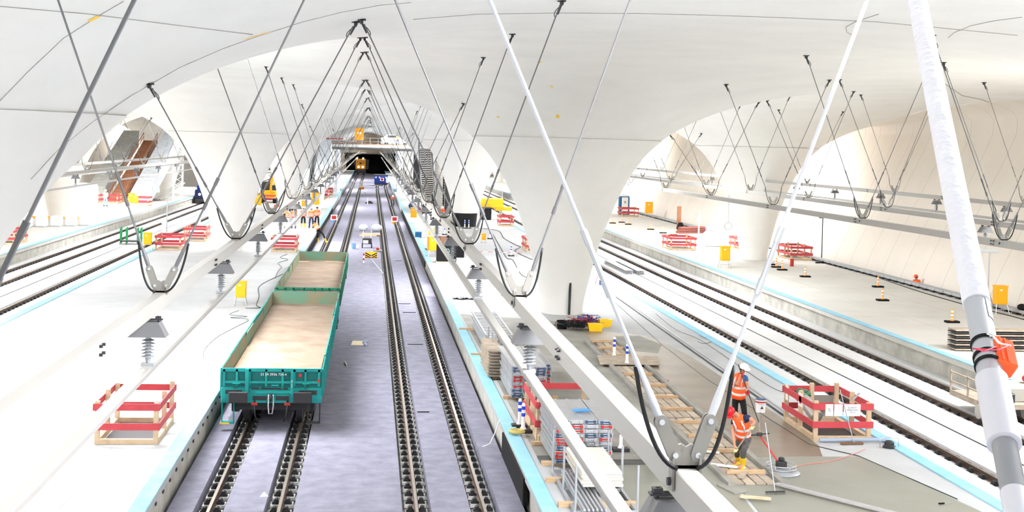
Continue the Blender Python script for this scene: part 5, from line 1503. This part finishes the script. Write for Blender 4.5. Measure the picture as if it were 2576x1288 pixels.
MB().box(-.25, .25, -.03, 0, 2.6, 3.0).build('emblem', m_dark, t)
t = thing('blue_rail_vehicle', 'blue rail vehicle with a red and white sign on the right central track', 'rail vehicle', (2.25, 242, 0))
MB().box(-1.25, 1.25, 0, 5, .45, 1.9).build('body', m_blue, t, bevel=.06)
MB().box(-1.3, 1.3, .2, 5, 1.9, 2.1).build('deck', m_dark, t)
MB().box(-1.2, 1.2, -.1, 0, .2, .5).build('bumper', m_dark, t)
MB().box(-.2, .55, -.12, -.06, .95, 1.55).build('sign_board', m_white_p, t); MB().box(-.05, .4, -.14, -.12, 1.05, 1.45).build('sign_panel', m_bred, t)
for x_ in (-.95, -.3, .9): MB().tube((x_, -.06, 1.6), (x_, 0, 1.6), .15, 12).build('lamp', m_white_p, t)
for x_ in (-.75, .75): MB().tube((x_ - .06, .7, .4), (x_ + .06, .7, .4), .4, 18).build('wheel', m_dark, t)
MB().box(.9, 1.5, -.3, .6, .6, 1.6).build('white_sack', m_whites, t, bevel=.1)
t = thing('blue_locomotive', 'dark blue rail vehicle with two headlights beside the left column', 'rail vehicle', (-20.0, 162, 0))
MB().box(-1.3, 1.3, 0, 6, .5, 1.7).build('body', mat('navy_paint', (.08, .13, .30), .4), t, bevel=.08)
MB().box(-1.1, 1.1, .3, 3, 1.7, 2.2).build('upper_body', m_blue, t, bevel=.08)
MB().box(-1.2, 1.2, -.1, .1, .15, .55).build('bumper', m_dark, t)
for x_ in (-.7, .35): MB().sphere((x_, -.05, 1.1), .15).build('headlamp', MC['lamp_glow'], t, smooth='full')
MB().box(-.35, .25, -.02, 0, 1.3, 1.45).build('plate', m_yel, t)
# excavator on the left platform
t = thing('excavator', 'small yellow excavator with raised arm on the left platform', 'excavator', (-11.4, 150, .76))
MB().box(-.9, .9, 0, 2.2, .6, 1.5).build('body', m_yel, t, bevel=.1)
MB().box(-.8, .2, .2, 1.4, 1.5, 2.5).build('cab', m_dark, t, bevel=.05)
for s in (-1, 1): MB().box(s * .75 - .22, s * .75 + .22, -.2, 2.4, 0, .55).build('track', m_black, t, bevel=.12)
MB().path([(.3, -.1, 1.3), (.5, -1, 3.4), (.6, -1.6, 4.2)], .16, 8).path([(.6, -1.6, 4.2), (.9, -2.6, 3.0), (.9, -2.8, 2.2)], .12, 8).build('arm', m_yel, t)
MB().box(.65, 1.2, -3.1, -2.6, 1.6, 2.2).build('bucket', m_dark, t, bevel=.05)

# signs on the tracks
def clip_sign(loc, label, kind, tilt=0.):
    t = thing('track_sign', label, 'sign', loc)
    if kind == 'chev':
        for s in (-1, 1):
            MB().box(s * .19 - .17, s * .19 + .17, -.01, .01, .95, 1.35).build('sign_plate', m_yel, t)
            for k in range(3):
                y0 = .97 + .13 * k; vs = [(s * .19 - .17, y0), (s * .19 + .17, y0 - .17 + .0), (s * .19 + .17, y0 - .09), (s * .19 - .17, y0 + .08)]
                if s > 0: vs = [(2 * s * .19 - x, z) for x, z in vs]
                vs = [(x, min(max(z, .95), 1.35)) for x, z in vs]
                MB().add([(x, -.013, z) for x, z in vs], [(0, 1, 2, 3)]).build('black_stripe', m_black, t)
    else:
        MB().box(-.3, .3, -.01, .01, .95, 1.45).build('sign_plate', m_white_p, t); MB().box(-.2, .2, -.02, -.01, 1.04, 1.36).build('red_panel', m_bred, t)
        MB().tube((-.1, -.05, .75), (-.1, -.05, .95), .11, 10).build('lantern', mat('lantern_' + kind, {'blue': (.35, .6, .85), 'yel': (.95, .65, .1)}[kind], .4), t)
    MB().tube((0, 0, .95), (.1, 0, .8), .015, 6).tube((.1, 0, .8), (.75, -.1, .05), .015, 6).build('clamp_pole', m_galv, t)
    return t
clip_sign((.45, 79.2, 0), 'yellow and black striped double sign clamped to the rail ahead of the wagons', 'chev')
clip_sign((-1.0, 196, 0), 'small striped yellow sign far along the tracks', 'chev')
clip_sign((-2.9, 117, 0), 'red square on white sign with a blue lantern on the left central track', 'blue')
clip_sign((2.55, 116.5, 0), 'red square on white sign with a yellow lantern on the right central track', 'yel')
t = thing('marker_post', 'short red and white banded post standing between the tracks', 'post', (-.02, 86, 0))
for k in range(4): MB().box(-.05, .05, -.05, .05, .02 + .16 * k, .18 + .16 * k).build('band', m_bred if k % 2 == 1 else m_white_p, t)
tag(MB().tube((-.02, 168, 0), (-.02, 168, .9), .08, 10).build('marker_post', mat('pale_post', (.82, .76, .70), .7)), 'pale post between the tracks beyond the striped sign', 'post')
# goods between the tracks
tag(MB().box(-.9, .6, 0, 1.4, 0, .07).box(-.7, .9, .3, 1.7, .07, .16).build('board_pile', m_woodl, loc=(.35, 111, -.01)), 'pile of pale boards between the tracks', 'boards')
for x_, y_, s_, l in ((-.25, 117.5, .45, 'white sack left of the other on the goods between the tracks'), (.95, 117, .5, 'white sack right of the other on the goods between the tracks')):
    tag(MB().sphere((0, 0, s_ * .7), s_, s_ * .8, s_ * .7, 12, 8).build('white_sack', m_whites, smooth='full', loc=(x_, y_, -.01)), l, 'sack', 'white sacks')
tag(MB().box(-.5, .5, -.3, .3, 0, .2).box(-.3, .3, -.2, .2, .2, .35).build('dark_crate', m_dark, loc=(.2, 171, -.01)), 'dark crates between the tracks near the small striped sign', 'crate')
t = thing('rail_grinder', 'small wheeled rail machine standing between the tracks', 'machine', (.15, 98.5, -.01))
MB().box(-.35, .35, 0, .6, .3, .75).build('engine', m_dark, t, bevel=.05); MB().box(-.3, .1, -.03, 0, .35, .6).build('white_cover', m_white_p, t)
for x_ in (-.35, .35): MB().tube((x_ - .04, .1, .2), (x_ + .04, .1, .2), .2, 14).build('wheel', m_black, t)
MB().path([(-.3, .5, .7), (-.3, .9, 1.3), (.3, .9, 1.3), (.3, .5, .7)], .025, 6).build('handle', m_galv, t)
bucket(-.85, 97.5, 'light blue bucket left of the rail machine', mat('bucket_blue', (.55, .72, .92), .5), .2, .42, z=-.01)
t = thing('power_tool', 'red and grey power tool on the mat right of the rail machine', 'tool', (.95, 95.2, -.01))
MB().box(-.35, .35, -.15, .15, .03, .15).build('frame', m_grey, t, bevel=.03); MB().box(-.12, .12, -.12, .12, .15, .32).build('motor', m_bred, t, bevel=.04)
MB().tube((-.3, 0, .15), (-.38, .05, .7), .03, 6).build('handle', m_galv, t)
tag(MB().cbox((0, 0, 0), .5, 1.1, .012, Matrix.Rotation(-.05, 3, 'Z')).build('cardboard_sheet', mat('card', (.86, .80, .68), .8), loc=(-.03, 51.6, 0)), 'pale torn cardboard sheet lying on the mat right of the wagon', 'sheet')
tag(MB().cbox((0, 0, .04), .1, 1.1, .08, Matrix.Rotation(.1, 3, 'Z')).cbox((0, .3, .08), .2, .22, .05).build('grey_bracket', mat('bracket_blue_grey', (.52, .56, .66), .5), loc=(.25, 51.3, -.01)), 'blue grey bar with a bracket lying beside the cardboard', 'bar')
tag(MB().tube((-.46, 47.0, .02), (-.38, 46.2, .02), .035, 8).build('short_tube', m_grey), 'short grey tube lying on the mat beside the wagon', 'tube')
for i, (y_, x_, l_) in enumerate(((64.5, 2.15, .6), (61.1, 2.3, .62), (51.4, 2.25, .62), (38.4, 2.05, .36), (88, 2.35, .5))):
    tag(MB().cbox((0, 0, 0), l_, .05, .02).build('rubber_strip', m_black, loc=(x_, y_, .003)), 'narrow black rubber strip lying between the right rails, %s from the viewer' % ORD[[3, 2, 1, 0, 4][i]], 'strip', 'black strips on the mats')
tag(MB().add([(0, 0, 0), (.2, .02, 0), (.12, .2, 0), (.09, .1, .09)], [(2, 1, 0), (0, 1, 3), (1, 2, 3), (2, 0, 3)]).build('paper_scrap', m_white_p, loc=(-1.75 - .25, 29.2, -.008)), 'crumpled white paper scrap on the mat between the left rails', 'paper')

# left hall goods
t = thing('stake_pallet', 'green stake pallet standing on the left side tracks', 'pallet', (-17.5, 98.9, -.02), .1)
MB().box(-.75, .75, -.5, .5, .15, .25).build('platform', m_dark, t)
mb = MB()
for sx in (-.72, -.3, .5, .75):
    for sy in (-.45, .45): mb.tube((sx, sy, .0), (sx, sy, 1.2), .05, 8)
mb.build('stakes', mat('stake_green', (.10, .50, .30), .5), t)
t = thing('white_tank', 'big white round tank at the left wall beyond the far left column', 'tank', (-29.2, 137, .76))
MB().lathe([(1.35, 0), (1.4, .2), (1.4, 2.0), (1.2, 2.25), (.001, 2.35)], n=28).build('shell', m_whites, t, smooth=True)
for i in range(5):
    tag(MB().box(-.44, .44, -.42, .42, 0, .85).build('white_sack', m_whites, bevel=.12, loc=(-26.2 + .95 * i, 103 + .8 * i, .76)), 'white sack in the row before the far left column, %s from the left' % ORD[i], 'sack', 'white sacks')
tag(MB().box(-2.6, 2.6, -.2, .2, .25, .45).box(-2.5, -2.3, -.4, .4, 0, .25).box(2.3, 2.5, -.4, .4, 0, .25).build('yellow_beam', m_yel, loc=(-26.4, 110, .76)), 'yellow lifting beam at the foot of the far left column', 'beam')
tag(MB().tube((-16.9, 112, -.06), (-16.9, 112, 2.9), .05, 8).build('lamp_pole', m_galv), 'thin pale pole standing by the left side tracks', 'pole')
for x_, y_, l in ((-16.6, 108.5, 'white hooded post left of the pole by the left side tracks'), (-15.5, 122, 'white hooded post right of the pole by the left side tracks')):
    tag(MB().lathe([(.16, 0), (.14, .9), (.22, 1.0), (.18, 1.25), (.001, 1.35)], n=12).build('hooded_post', m_whitep, smooth=True, loc=(x_, y_, -.06)), l, 'post', 'hooded posts')
t = thing('lattice_mast', 'white lattice mast beside the dark opening behind the left column', 'mast', (-21.9, 152, .76))
mb = MB()
for sx in (-.5, .5):
    for sy in (-.4, .4): mb.tube((sx, sy, 0), (sx, sy, 7), .07, 6)
for k in range(10):
    z_ = .7 * k; mb.bar((-.5, -.4, z_), (.5, -.4, z_ + .7), .06, .06).bar((.5, -.4, z_), (-.5, -.4, z_ + .7), .06, .06)
mb.build('lattice', m_whitep, t)
# a rail of parallel dark profiles leaning on the platform (left of the mast)
for i in range(3):
    tag(MB().tube((-24.2 + .3 * i, 150, .9), (-22.6 + .3 * i, 158, 2.6), .12, 8).build('grey_pipe', m_grey), 'grey pipe propped beside the white wrapped escalator, %s from the left' % ORD[i], 'pipe', 'propped grey pipes')

# centre right goods
t = thing('folded_crate', 'black wrapped crate on a timber pallet beside the yellow box on the right platform', 'crate', (5.05, 78.8, .76))
MB().box(-.6, .6, -.4, .4, .12, 1.15).build('crate_body', m_black, t, bevel=.03)
MB().box(-.65, .65, -.45, .45, .0, .12).build('pallet', m_woodl, t)
MB().path([(-.1, -.42, .9), (.1, -.42, .9), (.15, -.42, .75), (.05, -.42, .65), (-.05, -.42, .68)], .02, 5).build('chalk_mark', mat('chalk', (.6, .85, .8), .9), t)
t = thing('brown_shelter', 'brown topped box in front of the red barrier behind the black crate', 'box', (5.7, 83.2, .76))
MB().box(-.75, .75, -.4, .4, 0, .9).build('dark_body', m_black, t, bevel=.03); MB().box(-.8, .8, -.45, .45, .9, 1.3).build('brown_top', mat('brown_board', (.50, .38, .30), .8), t)
for i, (x_, y_, m_, l) in enumerate(((4.1, 100, m_plastic_blue, 'small blue can on the right platform edge far back'), (5.3, 104, m_tub, 'yellow tool case on the right platform far back'), (5.5, 120, m_whites, 'white goods heap on the distant right platform'),
                         (6.6, 122, m_whites, 'second white goods heap on the distant right platform'), (5.2, 135, m_bred, 'red goods on the distant right platform'), (5.0, 143, m_bblue, 'blue goods on the distant right platform'))):
    tag(MB().sphere((0, 0, .4), .45, .4, .4, 12, 8).build('goods_bag' if i > 1 else 'tool_can', m_, smooth='full', loc=(x_, y_, .76)) if i > 1 else MB().box(-.25, .25, -.2, .2, 0, .45).build('tool_can', m_, loc=(x_, y_, .76), bevel=.04), l, 'goods')
for i in range(6):
    tag(MB().box(-.5, .5, -.4, .4, 0, .8).build('white_crate', m_whites, bevel=.06, loc=(-5.2 - (i % 2) * 1.1, 124 + 4 * i, .76)), 'white goods crate on the distant left platform, %s from the viewer' % ORD[i], 'crate', 'white crates on the left platform')
t = thing('yellow_machine', 'yellow machine with a black hood right of the black wrapped column', 'machine', (12.3, 126, .76))
MB().box(-1.1, 1.1, 0, 1.2, 1.2, 2.1).box(.3, 2.0, .1, 1.0, .9, 1.3).build('body', m_yel, t, bevel=.05); MB().box(-1.2, -.1, -.6, .4, 0, 1.25).build('hood', m_black, t, bevel=.1); MB().tube((1.0, .2, .1), (1.0, .2, 3.1), .05, 6).build('mast', m_galv, t)
for sx in (-.8, .9): MB().box(sx - .1, sx + .1, .4, .8, 0, 1.2).build('leg', m_grey, t)
t = thing('generator_cart', 'grey motor on a frame left of the black wrapped column', 'motor', (7.3, 114.5, .76))
MB().tube((-.3, 0, .7), (.4, 0, .7), .35, 14).build('motor', m_grey, t); MB().box(-.5, .5, -.3, .3, 0, .35).build('frame', m_dark, t)
tag(MB().box(-.9, .9, -.5, .5, 0, .12).build('timber_pallet', m_woodl, loc=(8.9, 74.5, .76)), 'pale timber pallets lying left of the big right column', 'pallet')
tag(MB().tube((5.9, 79, .80), (7.6, 79.2, .80), .04, 6).build('white_tube', m_whitep), 'white tube lying on the right platform beyond the beam', 'tube')
for i in range(9):
    tag(MB().box(0, .3, -.04, .04, 0, .02).build('barrier_tape', [m_bred, m_white_p][i % 2], loc=(7.4 + .32 * i, 83.5 - .05 * i, 1.1)), 'piece of red and white tape, %s from the left' % ORD[i], 'tape', 'red and white tape before the big right column')
    if i in (0, 8): tag(MB().tube((7.4 + .32 * i, 83.5, .76), (7.4 + .32 * i, 83.5, 1.15), .015, 5).build('tape_stake', m_galv), '%s stake holding the red and white tape' % ('left' if i == 0 else 'right'), 'stake')

# right hall goods
t = thing('portable_toilet', 'blue and white portable toilet on the far right platform', 'toilet', (28.6, 141.5, .76))
MB().box(-.55, .55, -.55, .55, 0, 2.05).build('cabin', m_plastic_blue, t, bevel=.04)
MB().box(-.36, .36, -.6, -.55, .1, 1.95).build('door', m_whitep, t, bevel=.02)
MB().sphere((0, 0, 2.05), .6, .6, .28, 16, 6, 0., 1.).build('roof', m_whites, t, smooth='full')
MB().box(-.1, .12, -.61, -.6, 1.3, 1.55).build('notice', m_grey, t)
for i in range(12):
    j = i % 4; k = i // 4
    tag(MB().tube((0, 0, 0), (2.6, 1.2, 0), .09, 8).build('rusty_pipe', mat('rust_pipe', (.55, .33, .30), .8), loc=(27.4 + .1 * k, 110.8 + .24 * j, .86 + .19 * k)), 'rusty pipe in the stack on the far right platform, %s row, %s from the front' % (ORD[k], ORD[j]), 'pipe', 'rusty pipes')
tag(MB().box(-.18, .18, -.1, .1, 0, 2.1).build('timber_post', m_brownw, loc=(29.2, 118, .76)), 'brown timber post with a black foot standing behind the pipe stack', 'post')
tag(MB().lathe([(.4, 0), (.2, .6)], n=10).build('black_stand', m_black, loc=(29.2, 117.4, .76)), 'black stand at the foot of the brown timber post', 'stand')
tag(MB().box(-.05, .05, -.05, .05, 0, 2.4).box(-.14, .14, -.06, .06, 1.4, 1.9).build('sign_post', m_whitep, loc=(27.6, 104.5, .76)), 'white post with a yellow tipped plate behind the pipe stack', 'post')
t = thing('white_tank', 'low white tank in bright sun left of the far right column', 'tank', (27.6, 96.5, .76))
MB().box(-1.6, 1.6, -.6, .6, 0, 1.2).box(-1.5, -.5, -.4, .4, 1.2, 1.7).build('shell', m_whites, t, bevel=.2)
for j in range(2):
    for k in range(12):
        tag(MB().box(-.06, .06, 0, 7.5, 0, .05).build('steel_profile', m_alu, loc=(16.95 + .75 * j + .14 * (k % 4), 82.0 - .2 * j, -.03 + .09 * (k // 4))), 'long steel profile in the %s bundle on the right side tracks, %s layer, %s across' % (['left', 'right'][j], ORD[k // 4], ORD[k % 4]), 'profile', 'steel profiles on the right side tracks')
tag(MB().box(-.5, .5, 0, .6, 0, .5).build('yellow_crate', mat('pale_yellow', (.95, .84, .45), .7), loc=(13.0, 77.5, .76), bevel=.04), 'pale yellow crate beside the bent rod, right of the big column', 'crate')
t = thing('small_machine', 'small red and blue machine on the bright right platform past the big column', 'machine', (12.6, 67.6, .76))
MB().box(0, .45, -.15, .15, 0, .25).build('blue_base', m_bblue, t); MB().path([(-.2, 0, .02), (-.1, 0, .5), (.1, 0, .3)], .02, 6).build('red_handle', m_bred, t); MB().box(.1, .3, -.1, .1, .25, .42).build('red_cap', m_bred, t)
# poles and lamp stand at the right wall
tag(MB().tube((31.0, 84.5, .76), (31.0, 84.5, 3.75), .035, 8).box(30.75, 31.35, 84.4, 84.6, 3.72, 3.8).build('thin_pole', m_dark), 'thin dark pole standing against the right wall beside the barrier', 'pole')
mb = MB()
for k in range(7): mb.path([(30.4 + .3 * math.cos(a + k) + .1 * k, 83.4 + .4 * math.sin(a * 1.3 + k), .8 + .02 * k) for a in range(8)], .03, 5)
tag(mb.build('cable_coil', m_rubber, smooth='full'), 'loose black cable coil at the foot of the thin pole', 'cable')
t = thing('lamp_stand', 'white lamp on a tripod stand above the yellow box near the right wall', 'lamp stand', (30.2, 59.2, .76))
mb = MB().tube((0, 0, .1), (0, 0, 2.75), .035, 8)
for a in range(3): mb.tube((0, 0, .9), (.6 * math.cos(a * 2.09 + .5), .6 * math.sin(a * 2.09 + .5), 0), .025, 6)
mb.build('tripod', m_galv, t); MB().box(-.45, .45, -.12, .12, 2.75, 2.95).build('lamp_head', m_whites, t, bevel=.05)
for x_, y_, l in ((31.1, 62.8, 'black bag lying on the kerb by the right wall'), (31.0, 57.0, 'dark bag behind the inclined rod on the kerb')):
    tag(MB().sphere((0, 0, .12), .22, .3, .16, 12, 8).build('black_bag', m_black, smooth='full', loc=(x_ - .2, y_, 1.03)), l, 'bag')
t = thing('hanging_ring', 'white rope with a ring hanging from the right hall beam', 'rope', tuple(onX(1834, 500, 15.45)))
MB().tube((0, 0, .15), (0, 0, -1.0), .03, 6).build('rope', m_whitep, t)
MB().path([(.16 * math.cos(a * PI / 8), 0, -1.16 + .16 * math.sin(a * PI / 8)) for a in range(16)], .03, 6, closed=True).build('ring', m_whitep, t, smooth='full')
tag(MB().lathe([(.12, 0), (.12, .45), (.1, .5)], n=12).build('red_extinguisher', m_bred, loc=(27.6, 80.6, .76)), 'red cylinder standing right of the orange posts at the far right column', 'extinguisher')
# sheet piles and trolley at the right picture edge
for k in range(9):
    tag(MB().box(0, 4.2, -.35, .35, 0, .05).build('corrugated_sheet', m_dark if k % 2 else m_woodg, loc=(22.4, 46.5 - .0 * k, .80 + .09 * k)), 'dark corrugated sheet in the stack behind the inclined rod, %s from the bottom' % ORD[k], 'sheet', 'corrugated sheets behind the inclined rod')
t = thing('rail_trolley', 'loaded rail trolley on the right side tracks behind the inclined rod', 'trolley', (20.1, 37.6, 0))
MB().box(-.9, 1.6, -.2, 2.2, .35, .5).build('bed', m_woodg, t)
mb = MB()
for z_ in (.5, .8, 1.1): mb.bar((-.86, -.2, z_), (-.86, 2.2, z_), .05, .05)
for y_ in (-.2, 1, 2.2): mb.bar((-.86, y_, .45), (-.86, y_, 1.15), .05, .05, up=(0, 1, 0))
mb.build('side_frame', m_woodg, t)
for sx in (-.9, .6): MB().tube((sx - .06, .1, .22), (sx + .06, .1, .22), .22, 20).build('wheel', m_grey, t, smooth=True)
MB().box(-.7, .2, 0, .5, .5, .8).build('dark_box', m_dark, t, bevel=.03)
MB().box(.1, 1.3, .2, 1.6, .5, .95).build('crate_load', m_grey, t, bevel=.03)
tag(MB().sphere((0, 0, 0), .16, .2, .13, 12, 8).build('red_helmet', m_bred, smooth='full', loc=(21.2, 38.6, 1.1)), 'red helmet lying on the trolley load at the right edge', 'helmet')
